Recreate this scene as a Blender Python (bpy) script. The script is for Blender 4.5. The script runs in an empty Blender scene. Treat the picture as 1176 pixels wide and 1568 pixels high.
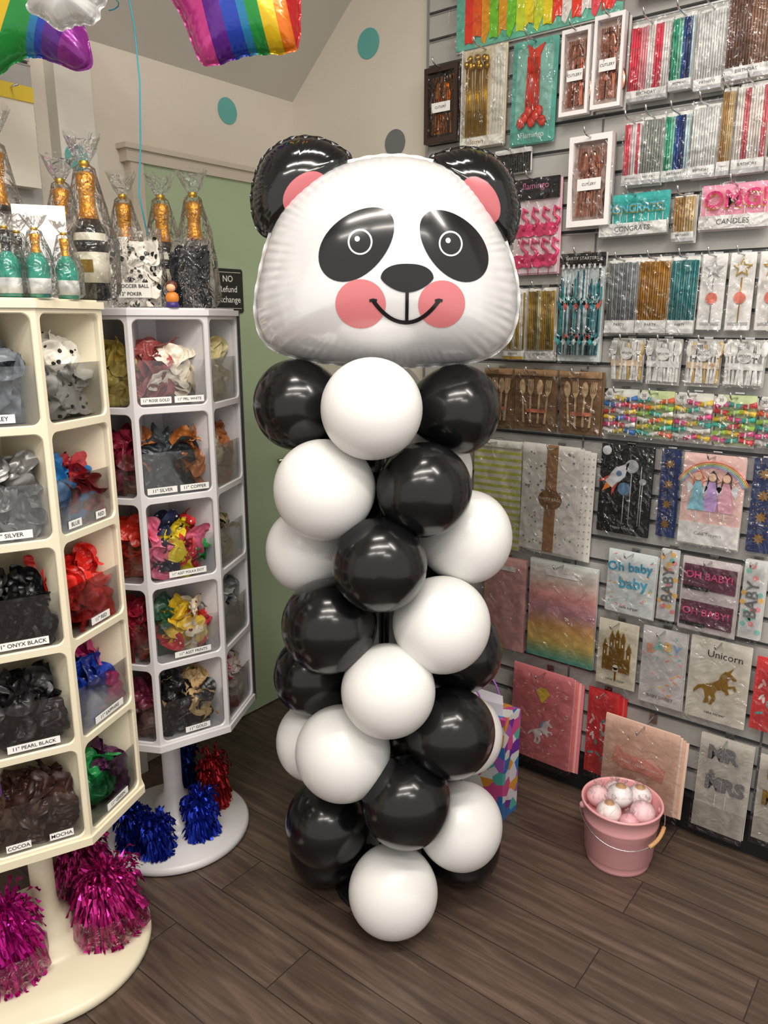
import bpy, math, random, bisect
from mathutils import Vector, Matrix, noise
random.seed(7)
R_=math.radians
scene=bpy.context.scene
scene.view_settings.view_transform='Standard'
scene.view_settings.look='None'
# shop is modelled in a working frame, then squared up so the two shop walls are axis aligned
G=Matrix.Rotation(math.atan2(.616,.788),4,'Z')

# ------------------------------------------------------------ materials
def lin(c): return c/12.92 if c<=0.04045 else ((c+0.055)/1.055)**2.4
def hexc(h):
    h=h.lstrip('#'); return tuple(lin(int(h[i:i+2],16)/255) for i in (0,2,4))+(1,)
MATS={}
def mat(name,col,rough=.5,metal=0,coat=0,var=.06,nscale=14,bump=0,bscale=60,spec=.5,crough=.05,bdist=.01):
    if name in MATS: return MATS[name]
    m=bpy.data.materials.new(name); m.use_nodes=True; nt=m.node_tree; b=nt.nodes['Principled BSDF']
    c=hexc(col) if isinstance(col,str) else col
    tc=nt.nodes.new('ShaderNodeTexCoord'); n=nt.nodes.new('ShaderNodeTexNoise'); n.inputs['Scale'].default_value=nscale
    n.inputs['Detail'].default_value=3
    nt.links.new(tc.outputs['Object'],n.inputs['Vector'])
    mr=nt.nodes.new('ShaderNodeMapRange'); mr.inputs['To Min'].default_value=1-var; mr.inputs['To Max'].default_value=1+var
    nt.links.new(n.outputs['Fac'],mr.inputs['Value'])
    hs=nt.nodes.new('ShaderNodeHueSaturation'); hs.inputs['Color'].default_value=c
    nt.links.new(mr.outputs['Result'],hs.inputs['Value']); nt.links.new(hs.outputs['Color'],b.inputs['Base Color'])
    b.inputs['Roughness'].default_value=rough; b.inputs['Metallic'].default_value=metal
    b.inputs['Coat Weight'].default_value=coat; b.inputs['Coat Roughness'].default_value=crough
    b.inputs['Specular IOR Level'].default_value=spec
    if bump:
        n2=nt.nodes.new('ShaderNodeTexNoise'); n2.inputs['Scale'].default_value=bscale; n2.inputs['Detail'].default_value=4
        nt.links.new(tc.outputs['Object'],n2.inputs['Vector'])
        bp=nt.nodes.new('ShaderNodeBump'); bp.inputs['Strength'].default_value=bump; bp.inputs['Distance'].default_value=bdist
        nt.links.new(n2.outputs['Fac'],bp.inputs['Height']); nt.links.new(bp.outputs['Normal'],b.inputs['Normal'])
    MATS[name]=m; return m

def film_mat(name,tint=(1,1,1,1),base=.05,gain=.55,bscale=22,bstr=.6,rough=.12,milk=0):
    m=bpy.data.materials.new(name); m.use_nodes=True; nt=m.node_tree; nt.nodes.clear()
    o=nt.nodes.new('ShaderNodeOutputMaterial'); mx=nt.nodes.new('ShaderNodeMixShader')
    t=nt.nodes.new('ShaderNodeBsdfTransparent'); t.inputs['Color'].default_value=tint
    g=nt.nodes.new('ShaderNodeBsdfGlossy'); g.inputs['Roughness'].default_value=rough
    tc=nt.nodes.new('ShaderNodeTexCoord'); n=nt.nodes.new('ShaderNodeTexNoise'); n.inputs['Scale'].default_value=bscale
    n.inputs['Detail'].default_value=2; n.inputs['Distortion'].default_value=1.2
    nt.links.new(tc.outputs['Object'],n.inputs['Vector'])
    bp=nt.nodes.new('ShaderNodeBump'); bp.inputs['Strength'].default_value=bstr; bp.inputs['Distance'].default_value=.02
    nt.links.new(n.outputs['Fac'],bp.inputs['Height'])
    lw=nt.nodes.new('ShaderNodeFresnel'); lw.inputs['IOR'].default_value=1.45
    nt.links.new(bp.outputs['Normal'],lw.inputs['Normal']); nt.links.new(bp.outputs['Normal'],g.inputs['Normal'])
    ma=nt.nodes.new('ShaderNodeMath'); ma.operation='MULTIPLY_ADD'; ma.inputs[1].default_value=gain; ma.inputs[2].default_value=base; ma.use_clamp=True
    nt.links.new(lw.outputs[0],ma.inputs[0]); nt.links.new(ma.outputs[0],mx.inputs[0])
    src=t
    if milk:
        d=nt.nodes.new('ShaderNodeBsdfTranslucent'); d.inputs['Color'].default_value=(.95,.95,.95,1); m2=nt.nodes.new('ShaderNodeMixShader'); m2.inputs[0].default_value=milk
        nt.links.new(t.outputs[0],m2.inputs[1]); nt.links.new(d.outputs[0],m2.inputs[2]); src=m2
    nt.links.new(src.outputs[0],mx.inputs[1]); nt.links.new(g.outputs[0],mx.inputs[2]); nt.links.new(mx.outputs[0],o.inputs['Surface'])
    MATS[name]=m; return m
film=film_mat('poly_film',base=.05,gain=.8,bscale=26,bstr=.9,rough=.1)
cello=film_mat('cellophane',base=.02,gain=.8,bscale=34,bstr=1.0,rough=.1,milk=.05)
acryl=film_mat('clear_acrylic',tint=(.95,.96,.97,1),base=.05,gain=.6,bscale=5,bstr=.1,rough=.05)

def ramp_mat(name,stops,axis='X',lo=0,hi=1,rot=0,rough=.3,metal=0,coat=0,bump=0,bscale=40):
    m=bpy.data.materials.new(name); m.use_nodes=True; nt=m.node_tree; b=nt.nodes['Principled BSDF']
    tc=nt.nodes.new('ShaderNodeTexCoord'); mp=nt.nodes.new('ShaderNodeMapping'); mp.inputs['Rotation'].default_value=(0,rot,0)
    nt.links.new(tc.outputs['Object'],mp.inputs['Vector'])
    sp=nt.nodes.new('ShaderNodeSeparateXYZ'); nt.links.new(mp.outputs[0],sp.inputs[0])
    mr=nt.nodes.new('ShaderNodeMapRange'); mr.inputs['From Min'].default_value=lo; mr.inputs['From Max'].default_value=hi
    nt.links.new(sp.outputs[axis],mr.inputs['Value'])
    cr=nt.nodes.new('ShaderNodeValToRGB'); cr.color_ramp.interpolation='CONSTANT'
    el=cr.color_ramp.elements
    while len(el)<len(stops): el.new(.5)
    for i,(p,c) in enumerate(stops): el[i].position=p; el[i].color=hexc(c)
    nt.links.new(mr.outputs[0],cr.inputs[0]); nt.links.new(cr.outputs[0],b.inputs['Base Color'])
    b.inputs['Roughness'].default_value=rough; b.inputs['Metallic'].default_value=metal; b.inputs['Coat Weight'].default_value=coat
    if bump:
        n2=nt.nodes.new('ShaderNodeTexNoise'); n2.inputs['Scale'].default_value=bscale
        nt.links.new(tc.outputs['Object'],n2.inputs['Vector'])
        bp=nt.nodes.new('ShaderNodeBump'); bp.inputs['Strength'].default_value=bump; bp.inputs['Distance'].default_value=.01
        nt.links.new(n2.outputs['Fac'],bp.inputs['Height']); nt.links.new(bp.outputs['Normal'],b.inputs['Normal'])
    MATS[name]=m; return m

def spot_mat(name,base,spot,scale=40,thr=.25,rough=.4):
    m=bpy.data.materials.new(name); m.use_nodes=True; nt=m.node_tree; b=nt.nodes['Principled BSDF']
    tc=nt.nodes.new('ShaderNodeTexCoord'); v=nt.nodes.new('ShaderNodeTexVoronoi'); v.inputs['Scale'].default_value=scale
    nt.links.new(tc.outputs['Object'],v.inputs['Vector'])
    lt=nt.nodes.new('ShaderNodeMath'); lt.operation='LESS_THAN'; lt.inputs[1].default_value=thr; nt.links.new(v.outputs['Distance'],lt.inputs[0])
    mx=nt.nodes.new('ShaderNodeMix'); mx.data_type='RGBA'; mx.inputs[6].default_value=hexc(base); mx.inputs[7].default_value=hexc(spot)
    nt.links.new(lt.outputs[0],mx.inputs[0]); nt.links.new(mx.outputs[2],b.inputs['Base Color']); b.inputs['Roughness'].default_value=rough
    MATS[name]=m; return m
def P(h,rough=.45,metal=0):
    return mat('col_%s_%d_%d'%(h.lstrip('#'),int(rough*100),int(metal*10)),h,rough,metal,var=.04)
def lerp_hex(a,b,t):
    a=a.lstrip('#');b=b.lstrip('#'); return '#'+''.join('%02x'%int(round(int(a[i:i+2],16)*(1-t)+int(b[i:i+2],16)*t)) for i in(0,2,4))

# ------------------------------------------------------------ mesh builder
class MB:
    def __init__(s): s.v=[];s.f=[];s.m=[];s.sm=[];s.mats=[];s.M=Matrix.Identity(4)
    def mi(s,m):
        if m not in s.mats: s.mats.append(m)
        return s.mats.index(m)
    def add(s,vs,fs,m,smooth=False):
        o=len(s.v); M=s.M
        s.v+= [tuple(M@Vector(p)) for p in vs]; k=s.mi(m)
        for f in fs: s.f.append(tuple(i+o for i in f)); s.m.append(k); s.sm.append(smooth)
    def box(s,x0,x1,y0,y1,z0,z1,m):
        vs=[(x,y,z) for z in (z0,z1) for y in (y0,y1) for x in (x0,x1)]
        s.add(vs,[(0,2,3,1),(4,5,7,6),(0,1,5,4),(2,6,7,3),(0,4,6,2),(1,3,7,5)],m)
    def bbox(s,x0,x1,y0,y1,z0,z1,m,b=.003):
        pts=[(x0+b,y0),(x1-b,y0),(x1,y0+b),(x1,y1-b),(x1-b,y1),(x0+b,y1),(x0,y1-b),(x0,y0+b)]
        s.prism(pts,z0,z1,m)
    def prism(s,pts,z0,z1,m,smooth=False):
        a=sum(pts[i][0]*pts[(i+1)%len(pts)][1]-pts[(i+1)%len(pts)][0]*pts[i][1] for i in range(len(pts)))
        if a<0: pts=pts[::-1]
        n=len(pts); vs=[(x,y,z0) for x,y in pts]+[(x,y,z1) for x,y in pts]
        fs=[tuple(range(n))[::-1],tuple(range(n,2*n))]+[(i,(i+1)%n,n+(i+1)%n,n+i) for i in range(n)]
        s.add(vs,fs,m)
    def disc(s,cx,cy,rx,z0,z1,m,ry=None,rot=0,n=24):
        ry=ry or rx; c,q=math.cos(rot),math.sin(rot)
        s.prism([(cx+c*rx*math.cos(a)-q*ry*math.sin(a),cy+q*rx*math.cos(a)+c*ry*math.sin(a)) for a in [2*math.pi*i/n for i in range(n)]],z0,z1,m)
    def tube(s,path,r,m,n=8,smooth=True):
        path=[Vector(p) for p in path]; vs=[];fs=[]
        rr=r if isinstance(r,(list,tuple)) else [r]*len(path)
        up=None
        for i,p in enumerate(path):
            d=(path[min(i+1,len(path)-1)]-path[max(i-1,0)]).normalized()
            if up is None: up=d.orthogonal().normalized()
            a=(up-d*up.dot(d)); a=a.normalized() if a.length>1e-6 else d.orthogonal().normalized(); up=a; b=d.cross(a)
            for k in range(n):
                t=2*math.pi*k/n; vs.append(p+(a*math.cos(t)+b*math.sin(t))*rr[i])
        for i in range(len(path)-1):
            for k in range(n): fs.append((i*n+k,i*n+(k+1)%n,(i+1)*n+(k+1)%n,(i+1)*n+k))
        fs.append(tuple(range(n))[::-1]); fs.append(tuple((len(path)-1)*n+k for k in range(n)))
        s.add(vs,fs,m,smooth)
    def lathe(s,prof,m,n=40,cx=0,cy=0,wav=0,wn=9,smooth=True,mfun=None,ph=0):
        vs=[]
        for j,(r,z) in enumerate(prof):
            for k in range(n):
                a=2*math.pi*k/n; rr=r*(1+wav*(math.sin(wn*a+z*40+ph)+.6*math.sin((wn*1.7//1)*a-z*70+ph)))
                vs.append((cx+rr*math.cos(a),cy+rr*math.sin(a),z))
        base=len(s.v); s.v+=[tuple(s.M@Vector(p)) for p in vs]
        for j in range(len(prof)-1):
            kk=s.mi(mfun(j) if mfun else m)
            for k in range(n): s.f.append((base+j*n+k,base+j*n+(k+1)%n,base+(j+1)*n+(k+1)%n,base+(j+1)*n+k)); s.m.append(kk); s.sm.append(smooth)
    def ball(s,c,r,m,n=20):
        rx,ry,rz=r if isinstance(r,(list,tuple)) else (r,r,r); vs=[];fs=[];h=n//2
        for j in range(h+1):
            ph=math.pi*j/h
            for k in range(n):
                a=2*math.pi*k/n; vs.append((c[0]+rx*math.sin(ph)*math.cos(a),c[1]+ry*math.sin(ph)*math.sin(a),c[2]-rz*math.cos(ph)))
        for j in range(h):
            for k in range(n): fs.append((j*n+k,j*n+(k+1)%n,(j+1)*n+(k+1)%n,(j+1)*n+k))
        s.add(vs,fs,m,True)
    def grid(s,pts,m,smooth=True,closed=False):
        nj=len(pts);nk=len(pts[0]); vs=[p for row in pts for p in row]; fs=[]
        for j in range(nj-1):
            for k in range(nk if closed else nk-1): fs.append((j*nk+k,j*nk+(k+1)%nk,(j+1)*nk+(k+1)%nk,(j+1)*nk+k))
        s.add(vs,fs,m,smooth)
    def text(s,t,x,y,z,size,m,ext=.0008,align='CENTER',sx=1,bold=0,rot=0):
        key=(t,align,bold)
        if key not in TXT:
            cu=bpy.data.curves.new('t','FONT'); cu.body=t; cu.align_x=align; cu.align_y='CENTER'; cu.extrude=.0; cu.resolution_u=3; cu.offset=bold
            ob=bpy.data.objects.new('t',cu); scene.collection.objects.link(ob)
            dg=bpy.context.evaluated_depsgraph_get(); me=ob.evaluated_get(dg).to_mesh()
            TXT[key]=([tuple(v.co) for v in me.vertices],[tuple(p.vertices) for p in me.polygons])
            ob.evaluated_get(dg).to_mesh_clear(); bpy.data.objects.remove(ob); bpy.data.curves.remove(cu)
        vs,fs=TXT[key]; c,q=math.cos(rot),math.sin(rot)
        s.add([(x+c*a*size*sx-q*b*size,y+q*a*size*sx+c*b*size,z+ext) for a,b,_ in vs],fs,m)
    def obj(s,name,parent=None,loc=None,shift=None):
        me=bpy.data.meshes.new(name); vs=s.v; L=loc or shift
        if L is not None: vs=[(a-L[0],b-L[1],c-L[2]) for a,b,c in vs]
        me.from_pydata(vs,[],s.f)
        for m in s.mats: me.materials.append(m)
        me.polygons.foreach_set('material_index',s.m); me.polygons.foreach_set('use_smooth',s.sm); me.update()
        o=bpy.data.objects.new(name,me); scene.collection.objects.link(o)
        if loc is not None: o.matrix_world=G@Matrix.Translation(loc)
        else: me.transform(G)
        if parent: o.parent=parent
        return o
TXT={}
def empty(name,loc=(0,0,0)):
    e=bpy.data.objects.new(name,None); e.location=G@Vector(loc); e.empty_display_size=.1; scene.collection.objects.link(e); return e

C0=Vector((-.34,3.14,0))
MR=Matrix(((.788,0,-.616,C0.x),(-.616,0,-.788,C0.y),(0,1,0,0),(0,0,0,1)))   # (s,z,out) right wall
ML=Matrix(((.616,0,.788,C0.x),(.788,0,-.616,C0.y),(0,1,0,0),(0,0,0,1)))     # (-s,z,out) door wall

# ------------------------------------------------------------ room
wallm=mat('wall_paint_warm_white','#d8d0c2',.7,var=.03,nscale=3,bump=.08,bscale=200)
ceilm=mat('ceiling_paint','#c6c1b8',.8,var=.03,nscale=3)
def floor_material():
    m=bpy.data.materials.new('dark_wood_plank_tile'); m.use_nodes=True; nt=m.node_tree; b=nt.nodes['Principled BSDF']; L=nt.links.new
    tc=nt.nodes.new('ShaderNodeTexCoord'); mp=nt.nodes.new('ShaderNodeMapping'); mp.inputs['Location'].default_value=(.23,.05,0)
    L(tc.outputs['Object'],mp.inputs[0])
    br=nt.nodes.new('ShaderNodeTexBrick'); br.offset=.37; br.inputs['Scale'].default_value=1; br.inputs['Brick Width'].default_value=.92; br.inputs['Row Height'].default_value=.152
    br.inputs['Mortar Size'].default_value=.0016; br.inputs['Mortar Smooth'].default_value=.2; br.inputs['Bias'].default_value=0
    br.inputs['Color1'].default_value=(.0,.0,.0,1); br.inputs['Color2'].default_value=(1,1,1,1); br.inputs['Mortar'].default_value=(.5,.5,.5,1)
    L(mp.outputs[0],br.inputs['Vector'])
    mp2=nt.nodes.new('ShaderNodeMapping'); mp2.inputs['Scale'].default_value=(2.0,24,1); L(mp.outputs[0],mp2.inputs[0])
    ad=nt.nodes.new('ShaderNodeVectorMath'); ad.operation='ADD'; L(mp2.outputs[0],ad.inputs[0])
    sc=nt.nodes.new('ShaderNodeVectorMath'); sc.operation='SCALE'; sc.inputs['Scale'].default_value=13; L(br.outputs['Color'],sc.inputs[0]); L(sc.outputs[0],ad.inputs[1])
    n=nt.nodes.new('ShaderNodeTexNoise'); n.inputs['Scale'].default_value=1.7; n.inputs['Detail'].default_value=7; n.inputs['Roughness'].default_value=.6; n.inputs['Distortion'].default_value=.5
    L(ad.outputs[0],n.inputs['Vector'])
    cr=nt.nodes.new('ShaderNodeValToRGB'); e=cr.color_ramp.elements; e[0].position=.28; e[0].color=hexc('#3c302a'); e[1].position=.75; e[1].color=hexc('#735f51')
    x=e.new(.5); x.color=hexc('#54453c'); L(n.outputs['Fac'],cr.inputs[0])
    hs=nt.nodes.new('ShaderNodeHueSaturation'); L(cr.outputs[0],hs.inputs['Color'])
    mr=nt.nodes.new('ShaderNodeMapRange'); mr.inputs['To Min'].default_value=.88; mr.inputs['To Max'].default_value=1.08; L(br.outputs['Color'],mr.inputs['Value']); L(mr.outputs[0],hs.inputs['Value'])
    mx=nt.nodes.new('ShaderNodeMix'); mx.data_type='RGBA'; L(br.outputs['Fac'],mx.inputs[0]); L(hs.outputs[0],mx.inputs[6]); mx.inputs[7].default_value=hexc('#2b241f')
    L(mx.outputs[2],b.inputs['Base Color'])
    b.inputs['Roughness'].default_value=.34
    bp=nt.nodes.new('ShaderNodeBump'); bp.inputs['Strength'].default_value=.22; bp.inputs['Distance'].default_value=.002
    sb=nt.nodes.new('ShaderNodeMath'); sb.operation='SUBTRACT'; L(n.outputs['Fac'],sb.inputs[0]); L(br.outputs['Fac'],sb.inputs[1]); L(sb.outputs[0],bp.inputs['Height']); L(bp.outputs[0],b.inputs['Normal'])
    return m
b=MB(); b.M=MR
b.box(-.1,4.3,-.06,0,-.1,4.6,floor_material()); b.obj('floor')
SL=math.tan(R_(43)); HW=2.335
b=MB(); b.M=MR
pts=[(-.1,0),(4.3,0),(4.3,3.6),((3.6-HW)/SL,3.6),(0,HW),(-.1,HW)]
b.prism(pts,-.1,0,wallm); b.obj('wall_right')
b=MB(); b.M=ML; b.box(-4.6,0,0,HW,-.1,0,wallm); b.obj('wall_left')
b=MB(); b.M=MR
x1=(3.6-HW)/SL
b.prism([(0,HW),(x1,3.6),(4.3,3.6),(4.3,3.7),(x1-.05,3.7),(-.1,HW+.02),(-.1,HW)],0,4.6,ceilm); b.obj('ceiling')
doorm=mat('sage_green_paint','#a7ba98',.5,var=.03,nscale=4)
b=MB(); b.M=ML
b.box(-.70,-.03,.005,2.02,.001,.03,doorm)
b.tube([(-.10,1.02,.03),(-.10,1.02,.07)],.012,P('#b9b4a8',.25,1)); b.tube([(-.10,1.02,.07),(-.2,1.02,.07)],.009,P('#b9b4a8',.25,1))
b.obj('door_1')
b=MB(); b.M=ML; tr=P('#c9bfae',.5)
b.box(-.745,-.70,0,2.05,0.001,.035,tr); b.box(-.76,-.005,2.02,2.055,0.001,.04,tr); b.box(-.77,-.001,2.055,2.07,0.001,.05,tr); b.obj('trim_1')
b=MB(); b.M=ML; b.box(-.98,-.868,0,HW-.002,.001,.05,P('#dcd8cf',.6)); b.obj('trim_2')
b=MB(); b.M=ML; b.box(-4.6,-1.0,0,.1,0.001,.015,P('#d8d2c6')); b.obj('baseboard_left')
teal=mat('teal_dot_paint','#5fa9a3',.6); grey=mat('grey_dot_paint','#6f7472',.6)
for i,(M,x,y,r,m,o) in enumerate([(ML,-.32,2.245,.042,teal,0),(ML,-.935,2.0,.036,teal,.05),(MR,.365,2.46,.047,teal,0),(MR,.48,2.135,.043,grey,0)]):
    b=MB(); b.M=M; b.disc(x,y,r,o+.001,o+.0025,m,n=40); b.obj('wall_dot_decal')
b=MB(); b.M=ML; b.bbox(-.455,-.315,1.575,1.725,.031,.036,P('#1c1b1c',.25),.006)
w=P('#e8e8e4')
for i,t in enumerate(['NO','Refund','Exchange']): b.text(t,-.385,1.69-.035*i,.036,.030,w,bold=.01)
b.box(-.445,-.325,1.59,1.5915,.036,.0365,w); b.box(-.445,-.325,1.712,1.7135,.036,.0365,w)
b.obj('no_refund_sign')

slm=mat('slatwall_grey_white','#b2b0ac',.35,var=.03); alu=mat('slat_groove_metal','#b4b4b5',.3,.8); dark=mat('slat_shadow_gap','#636466',.6)
def slatwall(name,M,x0,x1,z0,z1,off=0.001):
    b=MB(); b.M=M; b.box(x0,x1,z0,z1,off,off+.004,dark); p=.076; z=z0
    while z<z1-.01:
        b.box(x0,x1,z+.006,min(z+p-.006,z1),off+.004,off+.017,slm)
        b.box(x0,x1,z+p-.007,z+p-.003,off+.004,off+.019,alu); z+=p
    b.box(x0-.01,x0,z0,z1,off,off+.0195,alu)
    xx=x0+.6
    while xx<x1: b.box(xx-.003,xx+.003,z0,z1,off+.016,off+.0185,dark); xx+=.6
    return b.obj(name)
slatwall('slatwall_panel',MR,.63,3.6,.13,2.66)
slatwall('side_display_rack',ML,-2.4,-1.03,.4,2.25)
b=MB(); b.M=MR; b.box(.63,3.6,0,.125,0.001,.03,P('#17171a',.4)); b.box(.63,3.6,.118,.128,.001,.035,P('#26262a',.4)); b.obj('baseboard_right')

# ------------------------------------------------------------ packs on the slat wall
white=P('#f2f1ee'); kraft=P('#b48a62',.7); blk=P('#161618',.35); gold=mat('gold_foil','#c9a03f',.28,.9); rose=mat('rose_gold_metal','#c98d78',.2,1); silver=mat('silver_foil','#c0c0c4',.25,.9)
chrome=mat('chrome_hook','#d8d8da',.15,1)
def star_pts(cx,cy,R,r,n=5,rot=90):
    return [(cx+(R if i%2==0 else r)*math.cos(R_(rot+180/n*i)),cy+(R if i%2==0 else r)*math.sin(R_(rot+180/n*i))) for i in range(2*n)]
def T(pts,x,y,sx,sy): return [(x+a*sx,y+c*sy) for a,c in pts]
UNI=[(.02,.30),(.10,.42),(.20,.46),(.28,.50),(.40,.56),(.52,.66),(.56,.80),(.64,.90),(.68,.90),(.80,1.02),(.74,.88),(.88,.76),(.84,.72),(.74,.76),(.70,.66),(.72,.56),(.86,.60),(.90,.50),(.86,.48),(.82,.54),(.70,.50),(.76,.38),(.70,.34),(.68,.40),(.60,.44),(.50,.40),(.46,.30),(.50,.18),(.42,.02),(.36,.02),(.42,.18),(.36,.26),(.34,.18),(.36,.06),(.28,.02),(.24,.04),(.28,.16),(.24,.34),(.20,.38),(.12,.34),(.02,.22)]
def spoon(b,x,y,L,m,z,kind='spoon',rot=0):
    M0=b.M.copy(); b.M=b.M@Matrix.Translation((x,y,0))@Matrix.Rotation(rot,4,'Z')
    b.prism([(-.0035,0),(.0035,0),(.0026,L*.65),(-.0026,L*.65)],z,z+.003,m)
    if kind=='spoon':
        b.ball((0,L*.82,z+.002),(L*.085,L*.19,.004),m,12)
    elif kind=='fork':
        b.prism([(-.002,L*.62),(.002,L*.62),(L*.07,L*.75),(-L*.07,L*.75)],z,z+.003,m)
        for k in (-1,-.33,.33,1): b.box(k*L*.058-.0014,k*L*.058+.0014,L*.74,L,z,z+.003,m)
    else:
        b.prism([(-.003,L*.55),(.005,L*.55),(.007,L*.8),(.002,L),(-.003,L)],z,z+.003,m)
    b.M=M0
def d_cut(b,W,H,D,fr,inner,metal):
    b.box(0,W,0,H,0,D*.3,P(inner)); t=W*.10
    f=P(fr)
    b.box(0,t,0,H,0,D,f);b.box(W-t,W,0,H,0,D,f);b.box(t,W-t,0,t*1.3,0,D,f);b.box(t,W-t,H-t*1.3,H,0,D,f)
    for i in range(8):
        x=t+(W-2*t)*(i+.8)/8.6; kd=['fork','spoon','knife'][i%3]
        up=i%4!=3
        spoon(b,x,H*(.12 if up else .88),H*(.76-.05*(i%3)),metal,D*.35+.003*(i%3),kd,(i-3.5)*.02+(0 if up else math.pi))
    b.box(W*.22,W*.78,H*.40,H*.53,D*.9,D*.92,white); b.text('CUTLERY',W*.5,H*.465,D*.92,.010,blk)
def d_candle(b,W,H,D,cols,card='#f3f3f1',lab='BIRTHDAY',frac=.2,band='#c9c9cd',r=None):
    n=max(6,int(W/.0062)); r=r or W/n*.46
    b.box(0,W,0,H*.97,0,.003,P(card))
    for i in range(n):
        c=cols[int(i*len(cols)/n)%len(cols)]
        x=W*(i+.5)/n; b.tube([(x,H*.14,.006+r),(x,H*(.93+.015*random.random()),.006+r)],r,P(c,.35),6)
    b.box(-.001,W+.001,0,H*frac,.002,.008+2*r,P(card))
    b.box(-.001,W+.001,H*frac*.0,H*frac*.35,.0085+2*r,.009+2*r,P(band,.3))
    b.text(lab,W*.5,H*frac*.65,.0085+2*r,min(.011,W*.13),P('#55555a'))
def d_card(b,W,H,D,bg): b.bbox(0,W,0,H,0,.002,P(bg),.002)
def scatter(b,W,H,z,n,cols,r=.003,margin=.06,seed=1,shape='dot'):
    rd=random.Random(seed)
    for i in range(n):
        x=W*(margin+rd.random()*(1-2*margin)); y=H*(margin+rd.random()*(1-2*margin)); m=P(rd.choice(cols))
        if shape=='dot': b.disc(x,y,r,z,z+.0006,m,n=8)
        elif shape=='star': b.prism(star_pts(x,y,r*1.6,r*.7),z,z+.0006,m)
        else: b.disc(x,y,r*2,z,z+.0006,m,ry=r*.7,rot=rd.random()*3,n=6)
def pack(kind,name,s0,s1,z0,z1,layers=3,w=.03,tilt=None,hook=True,fil=True,**k):
    """one merchandise pack hanging on the slat wall"""
    W=s1-s0; H=z1-z0; b=MB(); D=.02
    tl=random.uniform(-.014,.014) if tilt is None else tilt
    M=MR@Matrix.Translation((s0+W/2,z1,w))@Matrix.Rotation(tl,4,'Z')@Matrix.Translation((-W/2,-H,0))
    back=P(k.get('back','#d6d3ce'))
    b.M=M
    for i in range(layers-1):
        dx=random.uniform(-.004,.006); dz=random.uniform(-.006,.002); zz=-.004*(layers-1-i)
        if w+zz>.024: b.box(dx,W+dx,dz,H+dz,zz,zz+.002,back)
    globals()['K_'+kind](b,W,H,D,**{q:v for q,v in k.items() if q not in('back',)})
    if hook:
        ym=H-.006
        b.tube([(W/2,ym,-w+.022),(W/2,ym,.060),(W/2,ym+.006,.072),(W/2,ym+.018,.078)],.0026,chrome,6)
        b.box(W/2-.012,W/2+.012,ym-.02,ym+.012,-w+.0225,-w+.0255,chrome)
    if fil:
        n=8; zf=.024
        g=[[(W*(i/n)*1.05-.025*W,H*(j/n)*1.04-.02*H,zf+.004*math.sin(i*1.9+j*1.1+s0*50)*(0 if j in(0,n) else 1)+.002*math.sin(i*j+s0*90)) for i in range(n+1)] for j in range(n+1)]
        b.grid(g,film)
    return b.obj(name)
def K_cut(b,W,H,D,fr='#f4f0ef',inner='#bda59c',metal=None): d_cut(b,W,H,.03,fr,inner,metal or rose)
def K_candle(b,W,H,D,cols=('#ffffff',),**k): d_candle(b,W,H,D,cols,**k)
def K_banner(b,W,H,D):
    d_card(b,W,H,D,'#6fd0b8'); cols=['#ff3b22','#f9f9f4','#ffe81a','#7fe02f','#ff6a1a','#ff4b5e','#ff3b22','#dff03a','#ffb020']
    n=17
    for i in range(n):
        x=W*.06+W*.94*i/n; w=W*.94/n; c=P(cols[(i*4+i//4)%9],.35)
        b.prism([(x,H),(x+w,H),(x+w*.98,H*.04+H*.05*(i%3)),(x+w*.4,H*.01+H*.05*((i+1)%3)),(x+w*.02,H*.05)],.002+.002*(i%2),.005+.002*(i%2),c)
def K_goldpick(b,W,H,D):
    b.box(0,W,0,H,0,.004,P('#e3d5b4')); b.box(W*.0,W*.03,0,H,0,.02,white)
    for i in range(17):
        x=W*.08+W*.52*i/17; b.tube([(x,H*.12,.009),(x+W*.05*math.sin(i),H*.86,.009+.002*(i%3))],.0021,gold,5)
        b.ball((x+W*.05*math.sin(i),H*(.86+.05*math.sin(i*2.)),.012),(.009,.010,.006),gold,8)
    b.box(W*.66,W*.98,0,H*.98,.002,.010,P('#efeade')); b.box(0,W,0,H*.10,.01,.018,P('#f7f4ea')); b.text('Stirrers',W*.4,H*.05,.018,.016,gold)
    for i in range(4): b.tube([(W*(.72+.07*i),H*.1,.013),(W*(.72+.07*i),H*.9,.013)],.003,P('#f3efe4'),5)
def K_coral(b,W,H,D):
    b.bbox(0,W,0,H,0,.003,P('#5fb5a5'),.006); b.box(W*.1,W*.9,H*.2,H*.93,.003,.004,P('#8fcabd'))
    m=P('#e8402c',.3)
    for i in range(9):
        x=W*.34+W*.32*i/9; b.tube([(x,H*.2,.008),(W*.5+(x-W*.5)*.9,H*.84,.008)],.0022,m,5)
    for i in range(7): b.ball((W*(.26+.08*i),H*(.2+.05*(i%3)),.012),(.013,.016,.006),m,10)
    b.prism([(W*.4,H*.82),(W*.6,H*.82),(W*.72,H*.95),(W*.5,H*.9),(W*.33,H*.96)],.006,.01,m)
    b.text('Flamingo',W*.5,H*.08,.003,.022,white)
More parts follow.
